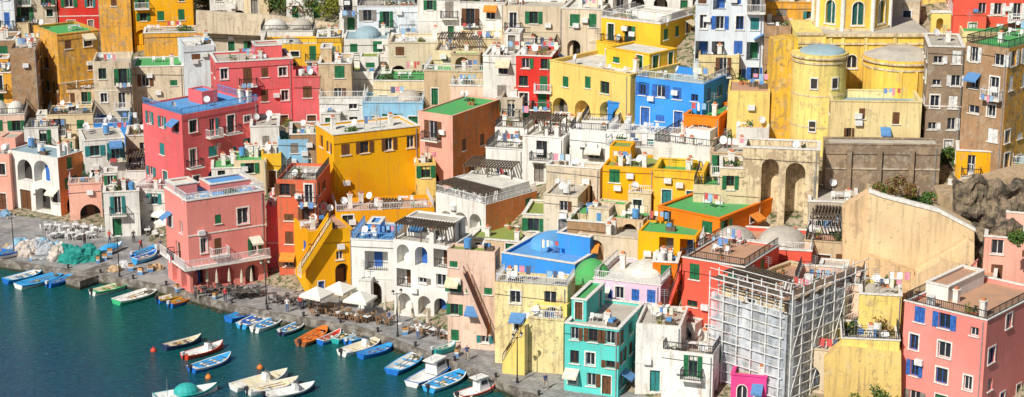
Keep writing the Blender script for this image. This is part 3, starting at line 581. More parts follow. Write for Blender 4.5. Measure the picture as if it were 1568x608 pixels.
# ---------------------------------------------------------------- church
def church():
    ym=plaster((.93,.58,.1),.45); yl=plaster((.92,.68,.22),.55)
    par=bpy.data.objects.new('church',None); SC.collection.objects.link(par); base=aty(1320,235,205); par.location=base
    def L(u,v,y): return aty(u,v,y)-base
    mb=MB(); wn=MB(); rnd=random.Random(3); stn=plaster(COL['C'],.8)
    def ring(c,r,zs_,n=14,a0=pi,a1=2*pi,w=.28,z0=-8,z1=1):
        for i in range(n+1):
            a=a0+(a1-a0)*i/n; p=Vector((c.x+r*cos(a),c.y+r*sin(a),0)); mb.bar(p+Vector((0,0,z0)),p+Vector((0,0,z1)),w,ym)
    # main cylindrical apse
    a=L(1208,240,206); b=L(1289,240,206); c=(a+b)/2; r=(b-a).length/2; zt=zat(84,206)-base.z
    mb.cyl((c.x,c.y,-10),r,zt+10,yl,40); mb.cyl((c.x,c.y,zt),r+.22,.18,stn,40); mb.cyl((c.x,c.y,zt-.55),r+.12,.2,stn,40); mb.cyl((c.x,c.y,zt+.18),r+.1,.22,yl,40); mb.dome((c.x+.3,c.y,zt+.4),r*.85,r*.85,.7,roofmat(ROOF['sg']),32,4)
    for zz in (.62,.3): mb.cyl((c.x,c.y,zt*zz),r+.04,.16,stn,40)
    for ang in (-1.9,-1.1):
        d=Vector((cos(ang),sin(ang),0)); t_=Vector((-d.y,d.x,0)); q=Vector((c.x,c.y,0))+d*(r-.03); f=Fr(q-t_*.35,t_,d)
        for zz in (zt-3.2,zt-8): f.box(wn,0,.7,zz,zz+1.1,-.05,.2,dark); f.box(wn,-.1,.8,zz-.14,zz,-.14,.2,trim_w); f.box(wn,-.1,0,zz,zz+1.2,-.08,.2,trim_w); f.box(wn,.7,.8,zz,zz+1.2,-.08,.2,trim_w); f.box(wn,-.1,.8,zz+1.1,zz+1.25,-.1,.2,trim_w)
    # second apse with pilasters
    a=L(1322,150,208); b=L(1438,150,208); c=(a+b)/2; r=(b-a).length/2; zt=zat(92,208)-base.z; c.y+=1
    mb.cyl((c.x,c.y,-8),r,zt+8,ym,44); mb.cyl((c.x,c.y,zt),r+.25,.2,stn,44); mb.cyl((c.x,c.y,zt-.7),r+.12,.2,stn,44); mb.cyl((c.x,c.y,zt+.2),r+.1,.25,ym,44); mb.cyl((c.x,c.y,zt+.45),r,.7,roofmat(ROOF['gy']),44,.5*r)
    ring(c,r-.02,None,7,pi*1.05,pi*1.95,.34,-8,zt-.7)
    # nave body
    a=L(1262,150,211); b=L(1424,150,211); zt=zat(56,211)-base.z
    fr=Fr((a.x,a.y,0),(1,0,0),(0,-1,0)); W=b.x-a.x
    wall(mb,fr,W,-8,zt,[(2.4,zt-3.6,1.1,1.5,'g',None)],ym,wn,wn,rnd)
    for x in (.2,1.6,4.2,7.5,W-.6): fr.box(mb,x,x+.4,-8,zt-.01,-.14,.0,yl)
    fr.box(mb,-.05,W+.05,zt-.9,zt-.7,-.2,-.141,stn)
    mb.box(a.x+.01,a.y+.01,zt-.02,b.x-.01,a.y+13,zt+.02,roofmat(ROOF['gy'])); mb.poly([(b.x,a.y,-8),(b.x,a.y+13,-8),(b.x,a.y+13,zt),(b.x,a.y,zt)],ym); mb.poly([(a.x,a.y,-8),(a.x,a.y+13,-8),(a.x,a.y+13,zt),(a.x,a.y,zt)],ym)
    mb.box(a.x-.15,a.y-.3,zt+.021,b.x+.15,a.y+.3,zt+.35,stn)
    a2=L(1222,60,212);zz=zat(54,212)-base.z
    mb.box(a2.x,a2.y,-8,a.x-.002,a2.y+10,zz,yl); mb.box(a2.x-.1,a2.y-.15,zz,a.x-.16,a2.y+.4,zz+.25,stn); mb.box(a2.x-.05,a2.y-.1,zz-1.,a.x-.16,a2.y-.001,zz-.8,stn)
    # octagonal drum with arched windows
    a=L(1254,50,214); b=L(1372,50,214); c=(a+b)/2; r=(b.x-a.x)/2; c.y+=r; z0=zt+.03; z1=zat(-20,214)-base.z; n=8
    ap=r*1.02; teal=simple('teal_glass',(.02,.1,.09),.3)
    for i in range(n):
        t0=2*pi*(i)/n-pi/2-pi/n; t1=t0+2*pi/n
        p=Vector((c.x+ap*cos(t0),c.y+ap*sin(t0),0)); q=Vector((c.x+ap*cos(t1),c.y+ap*sin(t1),0)); d=(q-p); w=d.length; d.normalize()
        f=Fr(p,d,(d.y,-d.x,0)); wall(mb,f,w,z0,z1,[(w/2-.65,z0+.7,1.3,2.7,'g',teal)],ym,wn,wn,rnd)
        mb.cyl((p.x,p.y,z0),.26,z1-z0,trim_w,10)
        f.box(mb,-.05,w+.05,z1,z1+.4,-.35,.3,stn); f.box(mb,-.02,w+.02,z0,z0+.3,-.2,-.005,stn); f.box(mb,.3,w-.3,z1-.5,z1-.3,-.12,-.005,stn)
    mb.dome((c.x,c.y,z1+.4),ap*.95,ap*.95,4.5,ym,32,8)
    mb.obj('walls',par); wn.obj('windows',par)
church()
slab('church_buttress',[(1178,190),(1186,64),(1208,60),(1222,60),(1222,240),(1168,240)],(1200,238),4,3,plaster((.92,.5,.05),.8),Y=207)
h(1424,1454,20,66,-8,1.2,'LY',.3,'wh',ops=[(1439,28,50,12,'a',None)],sops=[],hut=[],cl=0,Y=210,name='bell_gable',cop=2)
h(1134,1250,228,345,-10,4,'C',.95,'gy',ops=[(1178,244,345,30,'A',None),(1217,250,345,34,'A',None)],sops=[],hut=[],cl=2,name='stone_arcade_wall',ph=.6,sink=False)
h(1100,1136,258,335,-6,6,'C',.7,p=.5)
rw=plaster((.84,.62,.36),.5); rw2=plaster((.78,.54,.3),.6)
slab('retaining_wall',[(1330,292),(1352,300),(1436,322),(1492,352),(1492,470),(1330,470)],(1400,470),-6,3,rw)
slab('wall_coping',[(1330,289),(1352,297),(1436,319),(1494,350),(1494,355),(1436,325),(1352,303),(1330,295)],(1400,470),-6,.5,trim_w,off=.12)
slab('ramp_wall',[(1330,392),(1400,416),(1400,470),(1330,470)],(1400,472),-6,1.,rw2,off=1.4)
slab('ramp_wall',[(1400,420),(1484,368),(1492,372),(1492,470),(1400,470)],(1400,472),-6,1.,rw,off=1.1)
slab('retaining_wall',[(1290,320),(1336,292),(1336,470),(1290,470)],(1320,472),-8,2,rw2)
slab('retaining_wall',[(1436,300),(1462,296),(1560,268),(1600,262),(1600,400),(1436,400)],(1500,395),-6,4,plaster((.5,.36,.22),.8))
slab('retaining_wall',[(1404,420),(1440,400),(1470,408),(1470,500),(1372,500)],(1430,500),-8,2,rw)
slab('retaining_wall',[(1262,552),(1290,530),(1380,540),(1380,620),(1262,620)],(1320,625),-8,2,plaster((.84,.58,.2),.6))
rk=NT('volcanic_rock'); _a=rk.noise(.8,7,.75); _c=rk.mix(rk.rng(_a,.38,.62),(.05,.04,.03),(.32,.24,.16)); _c=rk.mix(rk.rng(rk.noise(2.2,5,.7),.56,.66,0,.8),_c,(.06,.1,.025)); rk.l(_c,rk.b.inputs['Base Color']); rk.b.inputs['Roughness'].default_value=.95; rk.bump(_a,1.,.4); rk=rk.m
slab('garden_wall',[(300,16),(420,24),(545,40),(545,62),(300,50)],(420,62),2,.6,plaster(COL['CG'],.7))
def rock(u,v,y,w,hh):
    mb=MB(); p=aty(u,v,y); n=44;m=18; g=[]
    for j in range(m+1):
        row=[]
        for i in range(n+1):
            x=-w/2+w*i/n; z=-hh+hh*j/m; q=Vector((x*.35+u,0,z*.35)); e=abs(2*i/n-1)**4*2.5
            y_=1.8*noise.noise(q)+1.0*noise.noise(q*3)+.5*noise.noise(q*7)+.3*z+e+2+(1.5 if j==m else 0)
            row.append((x,y_,z+(1.2*noise.noise(q*2) if j>m-4 else 0)))
        g.append(row)
    for j in range(m):
        for i in range(n): mb.poly([g[j][i],g[j][i+1],g[j+1][i+1],g[j+1][i]],rk)
    mb.obj('rock_outcrop',None,p)
rock(1545,288,180,9,9)
# ---------------------------------------------------------------- fillers
cols=['W']*6+['CG','C','B','LY','PK','PY','W','Y','C','PP','OC','BK']
def fillers(step,wr,hr,thr,seed,gap):
    rnd=random.Random(seed); cnt=0
    cand=[]
    for i in range(int(-88/step),int(88/step)):
        for j in range(0,int(112/step)):
            x=i*step+rnd.uniform(-.2,.2)*step; d=d0(x)+3.5+j*step+rnd.uniform(-.2,.2)*step; cand.append((yq(x)+d,x))
    cand.sort()
    for y,x in cand:
        z=zg(x,y); dep=y*cp+(HC-z)*sp; s=F/dep; u=784+x*s; v=304+F*((HC-z)*cp-y*sp)/dep
        w=rnd.uniform(*wr)*s; hh=rnd.uniform(*hr)*s
        if u<-40 or u>1610 or v<-20 or v>640: continue
        if 300<u<545 and v<22: continue
        if u>1300 and v>420: continue
        if 1180<u<1500 and 60<v<300: continue
        tot=0;oc=0
        for a in range(int((u-w/2)//6),int((u+w/2)//6)+1):
            for b in range(int((v-hh)//6),int(v//6)+1):
                tot+=1; oc+=OCC.get((a,b),0)
        if oc/tot>thr: continue
        bad=False
        for hs in HS:
            O,e1,e2,W,D=hs[:5]
            q=Vector((x,y,0))-Vector((O.x,O.y,0)); a=q.dot(e1); b=q.dot(e2)
            if -gap*.5<a<W+gap*.5 and -gap<b<D+.5: bad=True;break
        if bad: continue
        h(u-w/2,u+w/2,v-hh,v,rnd.choice([-20,-15,-8,0,6]) if u>500 else rnd.choice([-6,4,10,15]),rnd.uniform(5.,7.5) if wr[0]>4 else rnd.uniform(2.5,4.4),rnd.choice(cols),rnd.uniform(.3,.8),rnd.choice(['gy','gy','wh','gr','mg','te']),rnd.choice('gnbty'),kinds='wwsb',dome=[(.5,.5,.4,.42,1.2,rnd.choice(['wh','gy','sg']))] if rnd.random()<.12 else None,sink=False,ann=False); cnt+=1
    print('fillers',cnt)
fillers(6.2,(5,7.5),(3.6,7),.55,5,4.5)
fillers(3.6,(3,4.6),(2.4,4.6),.6,9,2.4)
# ---------------------------------------------------------------- stairs
stairs('red_stairs',(746,506),(710,420),(726,534),-14,1.2,plaster((.72,.5,.4),.5),plaster((.5,.17,.09),.4),1.4)
stairs('yellow_stairs',(462,412),(508,340),(490,446),20,1.4,plaster(COL['YO'],.2),plaster(COL['C'],.5),1.6)
stairs('stone_stairs',(770,556),(804,500),(790,562),-18,1.2,plaster(COL['LY'],.4),plaster(COL['C'],.5),1.9,solid=1.)
stairs('coral_stairs',(1022,470),(1040,418),(1040,520),-14,1.2,plaster(COL['CR'],.3),None,1.4)
stairs('pink_stairs',(1436,470),(1496,412),(1475,492),-16,1.2,plaster(COL['P'],.3),plaster(COL['C'],.4),1.3,Y=176,solid=1.)
# ---------------------------------------------------------------- scaffolded house
def scaffold():
    house(1100,1196,452,572,-26,S=1300,col='C',wear=.9,roof='te',sh='n',p=.1,kinds='ww',hut=[],name='stone_house',cl=10,ph=.3,Dm=11,ann=False)
    O,e1,e2,W,D,H,_,rr,_z=HS[-1]
    t=NT('scaffold_netting'); n=t.noise(.6,5,.7,(3,3,.3)); c=t.mix(t.rng(n,.35,.7),(.5,.56,.62),(.78,.8,.82)); t.l(c,t.b.inputs['Base Color']); t.b.inputs['Roughness'].default_value=.8
    t.l(t.rng(t.noise(.8,5,.7,(1,1,.5)),.35,.65,.38,.85),t.b.inputs['Alpha']); net=t.m
    mb=MB(); nt=MB(); hgt=H+2; pole=simple('scaffold_pole',(.75,.75,.73),.5)
    for off in (1.75,.35):
        nx=int((W+1)/1.6)
        for i in range(nx+1):
            x=(W+.9)*i/nx; mb.bar((x,-off,-2),(x,-off,hgt),.1,pole)
        for k in range(int(hgt/2)+1): mb.bar((0,-off,k*2+.1),(W+1.2,-off,k*2+.1),.09,pole); mb.bar((0,-off,k*2+1.1),(W+1.2,-off,k*2+1.1),.06,pole)
    ny=int(D/1.6)
    for i in range(ny+1):
        y=-1.2+1.7*i
        for xo in (W+.35,W+1.75): mb.bar((xo,y,-2),(xo,y,hgt),.1,pole)
        if i%2==0: mb.bar((W+1.78,y,0),(W+1.78,y+1.7,4),.07,pole); mb.bar((W+1.78,y,4),(W+1.78,y+1.7,8),.07,pole)
    for k in range(int(hgt/2)+1):
        mb.box(0,-1.35,k*2,W+1.1,-.45,k*2+.06,wood); mb.box(W+.45,-.4,k*2,W+1.3,D,k*2+.06,wood); mb.bar((W+1.75,-1.2,k*2+.1),(W+1.75,D,k*2+.1),.09,pole); mb.bar((W+1.75,-1.2,k*2+1.1),(W+1.75,D,k*2+1.1),.07,pole)
    def curtain(p,q,z0,z1,n):
        nn=Vector((-(q-p).y,(q-p).x,0)).normalized()
        for i in range(n):
            a=p+(q-p)*(i/n);b=p+(q-p)*((i+1)/n)
            oa=nn*(.1*sin(i*1.3));ob=nn*(.1*sin((i+1)*1.3)); e=.25*sin(i*.8); e2=.25*sin((i+1)*.8)
            nt.poly([a+oa+Vector((0,0,z0)),b+ob+Vector((0,0,z0)),b+ob+Vector((0,0,z1+e2)),a+oa+Vector((0,0,z1+e))],net)
    curtain(Vector((0,-1.52,0)),Vector((W+1.4,-1.52,0)),-1.5,H-.2,30)
    curtain(Vector((W+1.5,-1.5,0)),Vector((W+1.5,D*.75,0)),-1,H+.6,26)
    pergola(mb,.2,.2,W*.8,3,H,1.4,wood)
    sc=bpy.data.objects.new('scaffolding',None); SC.collection.objects.link(sc); sc.location=O; sc.rotation_euler[2]=rr
    mb.obj('poles',sc); nt.obj('netting',sc)
scaffold()
# ---------------------------------------------------------------- boats
def paint(c): return simple('boat_paint',c,.35,0,.12)
def boat(a,b,hull,rim,inn,typ='row',z=-.1,stripe=None,ground=False):
    zz=1.0 if ground else 0.
    A=atz(a[0],a[1],zz);B=atz(b[0],b[1],zz); L=min(7.5,(B-A).length*1.06); c=(A+B)/2; ang=atan2(B.y-A.y,B.x-A.x); bm=min(2.3,L*.37)
    mb=MB(); h1,r1,i1,s1=paint(hull),paint(rim),paint(inn),paint(stripe or rim); n=14; rows=[]
    bot=paint((.12,.04,.03) if hull[0]>.5 else (.3,.3,.3))
    for i in range(n+1):
        t=-1+2*i/n; hb=bm/2*((1-max(0,t)**2.3)**.85 if t>0 else (1-.28*(-t)**2.2)); hb=max(hb,.03)
        sh=.55+.12*t*t+(.28*t**3 if t>0 else 0); x=t*L/2
        rows.append([(x,0,-.12),(x,hb*.68,-.02),(x,hb*.93,sh-.22),(x,hb*1.0,sh-.1),(x,hb*1.04,sh),(x,max(.01,hb-.1),sh),(x,max(.01,hb*.62-.05),.2),(x,0,.18)])
    ms=[bot,h1,s1,r1,r1,i1,i1]
    f=lambda w:(w[0],-w[1],w[2])
    for i in range(n):
        for j in range(7):
            p,q=rows[i],rows[i+1]
            mb.poly([p[j],q[j],q[j+1],p[j+1]],ms[j]); mb.poly([f(p[j]),f(p[j+1]),f(q[j+1]),f(q[j])],ms[j])
    rw_=rows[0]
    mb.poly([rw_[0],rw_[1],rw_[2],rw_[4],f(rw_[4]),f(rw_[2]),f(rw_[1])],h1); o=[(w[0]+.06,w[1],w[2]) for w in rw_]; mb.poly([o[7],o[6],o[5],f(o[5]),f(o[6])],i1)
    mb.box(-L/2,-rw_[4][1],rw_[4][2]-.02,-L/2+.1,rw_[4][1],rw_[4][2]+.03,r1)
    hbf=lambda t:bm/2*((1-max(0,t)**2.3)**.85 if t>0 else (1-.28*(-t)**2.2))
    for t0_,t1_ in ((.6,.75),(.75,.9),(.9,.99)):
        z0=.53+.12*t0_**2+.28*t0_**3; z1=.53+.12*t1_**2+.28*t1_**3; a0=hbf(t0_)-.03;a1=hbf(t1_)-.02
        mb.poly([(t0_*L/2,-a0,z0),(t1_*L/2,-a1,z1),(t1_*L/2,a1,z1),(t0_*L/2,a0,z0)],i1 if typ!='cabin' else paint((.75,.75,.73)))
    for t in (-.75,-.3,.2): 
        if typ in('cabin',) and t>-.5: continue
        w=hbf(t)-.08; mb.box(t*L/2-.13,-w,.4,t*L/2+.13,w,.45,r1 if typ=='row' else i1)
    rnd=random.Random(int(a[0]*7+a[1]))
    if typ=='row':
        for s in (-1,1): mb.bar((-L*.28,s*.18,.5),(L*.22,s*.32,.52),.06,simple('oar_wood',(.45,.3,.15),.6))
        if rnd.random()<.7: mb.dome((-L*.1,0,.2),.35,.3,.35,simple('gear',rnd.choice([(.5,.1,.05),(.7,.7,.7),(.1,.3,.5),(.6,.4,.1)]),.9),9,3)
        mb.cyl((L*.35,.05,.2),.18,.14,simple('rope_coil',(.5,.42,.28),.9),10)
    if typ in('row','motor','cabin') and rnd.random()<.75:
        x=-L/2-.12; mb.box(x-.18,-.16,.62,x+.16,.16,.98,simple('outboard_cowling',rnd.choice([(.04,.04,.05),(.6,.6,.62)]),.35)); mb.box(x-.06,-.06,-.2,x+.06,.06,.62,iron)
    if typ=='cabin':
        w=bm*.3; x0,x1=-.02*L,.26*L; wh=paint((.8,.8,.78))
        mb.hexa([(x0,-w,.4),(x1,-w,.5),(x1,w,.5),(x0,w,.4),(x0,-w*.92,1.75),(x1-.35,-w*.85,1.7),(x1-.35,w*.85,1.7),(x0,w*.92,1.75)],wh)
        mb.box(x0-.5,-w,1.76,x1-.2,w,1.84,rnd.choice([wh,r1]))
        for s in (-1,1): mb.box(x0+.2,s*w*.97-.02,1.15,x1-.45,s*w*.97+.02,1.55,glass)
        mb.poly([(x1-.1,-w*.75,1.1),(x1-.1,w*.75,1.1),(x1-.24,w*.7,1.58),(x1-.24,-w*.7,1.58)],glass); mb.bar((x0,0,1.8),(x0,0,3.),.05,metal)
        for s in (-1,1):
            mb.bar((L*.2,s*bm*.36,.75),(L*.46,s*.15,1.3),.03,metal)
            mb.cyl((-L*.3,s*bm*.47,.15),.12,.4,plasticw,8)
    if typ=='motor':
        x=0.05*L; w=bm*.28; mb.hexa([(x,-w*.6,.3),(x+.6,-w*.6,.3),(x+.6,w*.6,.3),(x,w*.6,.3),(x+.1,-w*.6,1.1),(x+.45,-w*.6,1.05),(x+.45,w*.6,1.05),(x+.1,w*.6,1.1)],paint((.8,.8,.78)))
        mb.poly([(x+.5,-w,.95),(x+.5,w,.95),(x+.3,w*.9,1.4),(x+.3,-w*.9,1.4)],glass); mb.box(-L*.42,-w,.3,-L*.3,w,.62,paint((.8,.78,.72)))
    if typ=='tarp':
        tm=simple('boat_tarpaulin',rim,.7); mb.dome((0,0,.5),L*(.2 if not ground else .38),bm*.48,.9 if not ground else .5,tm,14,5)
        if not ground: mb.bar((-L*.3,0,.4),(-L*.3,0,2.2),.05,metal)
    return mb.obj('rowing_boat' if typ in('row','tarp') else 'motor_boat',None,(c.x,c.y,z+(1.22 if ground else 0)),ang)
Wh=(.8,.8,.77);Bl=(.02,.17,.6);LBl=(.05,.38,.75);Gn=(.06,.5,.22);Dk=(.03,.05,.12);Rd=(.65,.06,.03);Or=(.75,.2,.03);Yl=(.8,.5,.05);Te=(.03,.4,.38);Br=(.35,.12,.05);Cr=(.75,.68,.5);Gy=(.4,.42,.45)
for bb in [((10,434),(66,419),Bl,LBl,Wh),((30,442),(100,422),Wh,LBl,LBl),((75,440),(112,427),Bl,Bl,LBl),((143,452),(200,437),Wh,Gn,Cr),((180,466),(243,446),Gn,Wh,Wh),((243,464),(286,453),Bl,Yl,Wh),((261,471),(294,458),Bl,Or,Yl),((351,493),(400,476),Bl,Bl,LBl),((371,503),(416,482),LBl,Wh,Bl),((391,509),(432,490),Wh,Wh,LBl),((431,514),(466,498),Dk,Wh,LBl),((461,530),(499,508),Br,Or,Or),((491,528),(521,514),Bl,Wh,Rd),((514,526),(542,510),Te,Wh,Te),((533,528),(567,511),Bl,LBl,Wh),((525,545),(582,525),Wh,Wh,Cr,'motor'),((553,549),(601,534),Bl,Bl,LBl),((601,573),(645,545),Bl,LBl,Wh),((632,592),(690,560),Wh,Bl,Wh,'cabin'),((658,600),(712,574),LBl,Wh,LBl),((703,612),(758,594),Wh,Rd,Wh,'cabin'),((253,536),(307,522),Dk,Dk,Cr),((284,550),(340,532),Rd,Rd,Wh,'motor'),((295,570),(352,550),Bl,Wh,LBl),((360,598),(438,576),Wh,Wh,Cr,'motor'),((382,604),(455,588),Wh,Wh,Cr),((408,612),(480,596),Dk,Wh,Wh,'motor'),((240,614),(330,598),Wh,Te,Wh,'tarp')]:
    boat(*bb)
for bb in [((205,398),(240,386),Bl,LBl,LBl),((207,405),(240,394),LBl,Wh,Bl),((665,545),(697,536),Te,Te,Wh),((-4,398),(36,388),Wh,Bl,LBl),((8,390),(44,380),Bl,Gy,Wh,'tarp'),((150,392),(186,382),Wh,LBl,Wh,'tarp'),((48,398),(92,392),Wh,Gy,Wh,'tarp')]: boat(*bb,ground=True)
for (u,v,c) in [(235,538,Rd),(319,579,Or),(398,564,Or)]:
    mb=MB(); m=simple('buoy_plastic',c,.4); mb.dome((0,0,.05),.32,.32,.35,m); mb.dome((0,0,.05),.32,.32,-.25,m); mb.cyl((0,0,.38),.06,.15,m,8); mb.obj('mooring_buoy',None,atz(u,v,0),0,True)
# ---------------------------------------------------------------- street furniture
def umb_open():
    mb=MB(); c=simple('canvas_cream',(.76,.73,.65),.9,0,.08); mb.cyl((0,0,0),.04,2.7,metal,8); mb.cyl((0,0,0),.35,.1,trim_w,10)
    a=1.4; cs=[(-a,-a),(a,-a),(a,a),(-a,a)]
    for i in range(4):
        p,q=cs[i],cs[(i+1)%4]; m=((p[0]+q[0])/2,(p[1]+q[1])/2,2.22)
        mb.poly([(*p,2.2),m,(0,0,3.05)],c); mb.poly([m,(*q,2.2),(0,0,3.05)],c); mb.poly([(*p,1.95),(*q,1.95),(*q,2.2),m,(*p,2.2)],c)
    return mb.mesh('cafe_umbrella')
def umb_closed():
    mb=MB(); c=simple('canvas_beige',(.6,.52,.4),.9); mb.cyl((0,0,0),.04,2.8,metal,8); mb.cyl((0,0,0),.3,.1,trim_w,10); mb.cyl((0,0,1.2),.2,.9,c,8,.14); mb.cyl((0,0,2.1),.14,.65,c,8,.03); return mb.mesh('closed_umbrella')
def table_m(col):
    mb=MB(); m=simple('table_top',col,.6); mb.cyl((0,0,0),.25,.04,iron,10); mb.cyl((0,0,.04),.035,.68,iron,8); mb.box(-.38,-.38,.72,.38,.38,.76,m); return mb.mesh('cafe_table')
def chair_m(col):
    mb=MB(); m=simple('chair_paint',col,.6)
    for x in (-.2,.2):
        for y in (-.2,.2): mb.bar((x,y,0),(x,y,.45),.04,m)
        mb.bar((x,.2,.45),(x,.26,.9),.04,m)
    mb.box(-.23,-.23,.45,.23,.23,.49,m)
    for z in (.62,.76,.88): mb.bar((-.2,.24,z),(.2,.24,z),.07,m)
    return mb.mesh('cafe_chair')
UO,UC=umb_open(),umb_closed(); TD,CD,TW,CW=table_m((.12,.11,.1)),chair_m((.08,.08,.08)),table_m((.75,.75,.73)),chair_m((.75,.75,.73)); CWd=chair_m((.35,.2,.1))
def gp(u,v): return atz(u,v,1.005)
for u,v in [(486,479),(520,471),(552,486),(250,352),(262,364)]: place(UO,'cafe_umbrella',None,gp(u,v),-.5+R.uniform(-.15,.15))
for u,v in [(318,446),(333,448),(352,446),(371,448),(386,446),(612,496),(632,502),(655,510),(590,490)]: place(UC,'closed_umbrella',None,gp(u,v))
def group(pts,T,C):
    for u,v in pts:
        p=gp(u,v); a=R.uniform(0,1.5); place(T,'cafe_table',None,p,a)
        for k in range(R.choice([2,3,4])):
            b=a+k*pi/2; place(C,'cafe_chair',None,p+Vector((cos(b)*.75,sin(b)*.75,0)),b-pi/2)
group([(310+14*i+R.uniform(-2,2),450+R.uniform(-2,4)) for i in range(7)]+[(425+13*i,462+2.5*i+R.uniform(-1,3)) for i in range(5)]+[(360+12*i,457) for i in range(3)],TD,CD)
group([(486+13*i,478+1.9*i+R.uniform(0,5)) for i in range(9)],TD,CWd); group([(640+12*i,508+3*i) for i in range(5)]+[(520+14*i,488+2*i) for i in range(4)],TW,CWd)
group([(74+14*i,352+R.uniform(0,6)) for i in range(6)]+[(84+13*i,364+R.uniform(0,5)) for i in range(5)]+[(226,360),(238,366)],TW,CW)
def lamp(u,v,hh=5.2):
    mb=MB(); mb.cyl((0,0,0),.16,.5,iron,10,.1); mb.cyl((0,0,.5),.07,hh-.9,iron,8,.045); mb.bar((-.45,0,hh-.5),(.45,0,hh-.5),.05,iron)
    for x in (-.45,.45): mb.cyl((x,0,hh-.45),.1,.3,simple('lamp_glass',(.7,.68,.6),.3),6,.16); mb.cyl((x,0,hh-.15),.2,.16,iron,6,.03)
    mb.obj('street_lamp',None,gp(u,v),.5)
for a in [(183,424),(408,466),(609,515),(792,586),(22,392)]: lamp(*a)
def heap(u,v,sx,sy,hh,c,name):
    mb=MB(); m=simple('tarpaulin_'+name,c,.75,0,.25); n=26; k=9; p=gp(u,v); rows=[]
    for j in range(k+1):
        t=j/k*pi/2; rr=[]
        for i in range(n):
            a=2*pi*i/n; q=Vector((cos(t)*cos(a),cos(t)*sin(a),sin(t))); f=1+.35*noise.noise(q*2.3+Vector((u,v,0)))+.12*noise.noise(q*6)
            rr.append((q.x*sx*f,q.y*sy*f,max(0,q.z*hh*f)))
        rows.append(rr)
    for j in range(k):
        for i in range(n): mb.poly([rows[j][i],rows[j][(i+1)%n],rows[j+1][(i+1)%n],rows[j+1][i]],m)
    mb.obj(name,None,p,.3)
for i in range(11): heap(34+i*6+R.uniform(-2,2),388+i*1.+R.uniform(-6,3),1.3,1.,1.7,R.choice([(.6,.6,.58),(.4,.42,.45),(.7,.68,.62),(.25,.45,.6),(.55,.48,.42)]),'covered_net_pile')
for u,v,s in [(100,394,1.6),(118,398,2.1),(136,396,1.7)]: heap(u,v,s,s*.8,1.6,(.01,.26,.22),'tarpaulin_covered_net_pile')
for u,v in [(14,382),(28,384),(60,372),(8,330),(190,408),(176,415),(240,412)]: heap(u,v,.8,.6,.7,R.choice([(.5,.35,.2),(.6,.6,.6),(.2,.35,.5)]),'fishing_net_pile')
cr=MB()
for s in range(3): cr.box(-.3+.02*s,-.2,.28*s,.3+.02*s,.2,.28*s+.24,simple('crate_plastic',[(.1,.3,.6),(.6,.6,.6),(.6,.3,.1)][s],.6)); cr.box(-.25,-.15,.28*s+.24,.25,.15,.28*s+.275,dark)
CRM=cr.mesh('fish_crates')
for u,v in [(150,402),(160,398),(200,414),(50,398),(230,416),(620,512),(700,545),(330,458),(168,390),(216,420),(272,446)]: place(CRM,'fish_crates',None,gp(u,v),R.uniform(0,3))
bo=MB(); bo.cyl((0,0,0),.14,.4,iron,10,.11); bo.dome((0,0,.4),.2,.2,.14,iron,10,3); BOM=bo.mesh('mooring_bollard')
for i in range(14):
    x=-52+4.2*i; place(BOM,'mooring_bollard',None,(x,yq(x)+.9,1.0))
# ---------------------------------------------------------------- people
def person_mesh(walk,cols):
    s=.22 if walk else .03
    J={'pel':(0,0,.93,.13),'wa':(0,0,1.08,.12),'ch':(0,0,1.3,.145),'ne':(0,0,1.47,.06),'hd':(0,-.02,1.57,.085),'ht':(0,-.01,1.68,.09)}
    E=[('pel','wa'),('wa','ch'),('ch','ne'),('ne','hd'),('hd','ht')]
    for q,sg in (('l',-1),('r',1)):
        k=s*sg
        J.update({'sh'+q:(.18*sg,0,1.41,.065),'el'+q:(.24*sg,.5*k,1.14,.045),'wr'+q:(.25*sg,-.1+.6*k if walk else -.05,.9,.032),'ha'+q:(.25*sg,-.13+.6*k if walk else -.07,.82,.038),
        'hi'+q:(.09*sg,0,.86,.1),'kn'+q:(.1*sg,-k*.7-.03,.49,.07),'an'+q:(.1*sg,-k*1.1+.03,.09,.045),'to'+q:(.12*sg,-k*1.1-.13,.04,.04)})
        E+=[('ch','sh'+q),('sh'+q,'el'+q),('el'+q,'wr'+q),('wr'+q,'ha'+q),('pel','hi'+q),('hi'+q,'kn'+q),('kn'+q,'an'+q),('an'+q,'to'+q)]
    ks=list(J); me=bpy.data.meshes.new('person_skel'); me.from_pydata([J[k][:3] for k in ks],[(ks.index(a),ks.index(b)) for a,b in E],[])
    o=bpy.data.objects.new('tmp',me); SC.collection.objects.link(o)
    m=o.modifiers.new('s','SKIN'); m.use_smooth_shade=True
    for i,k in enumerate(ks): me.skin_vertices[0].data[i].radius=(J[k][3],J[k][3]*(.75 if k in('ch','wa','pel') else 1))
    me.skin_vertices[0].data[0].use_root=True
    o.modifiers.new('u','SUBSURF').levels=1
    dg=bpy.context.evaluated_depsgraph_get(); out=bpy.data.meshes.new_from_object(o.evaluated_get(dg)); bpy.data.objects.remove(o)
    out.materials.clear()
    shirt,tr,hair=cols
    for mm in (simple('skin',(.5,.28,.18),.6),simple('shirt_cloth',shirt,.9),simple('trouser_cloth',tr,.9),simple('hair',hair,.8),simple('shoe',(.06,.05,.05),.6)): out.materials.append(mm)
    for p in out.polygons:
        c=p.center; i=1
        if c.z<.1: i=4
        elif c.z<.95 and abs(c.x)<.21: i=2
        elif abs(c.x)>.2 and c.z<1.2: i=0
        elif c.z>1.47: i=3 if (c.z>1.68 or (c.y>.01 and c.z>1.55)) else 0
        p.material_index=i; p.use_smooth=True
    return out
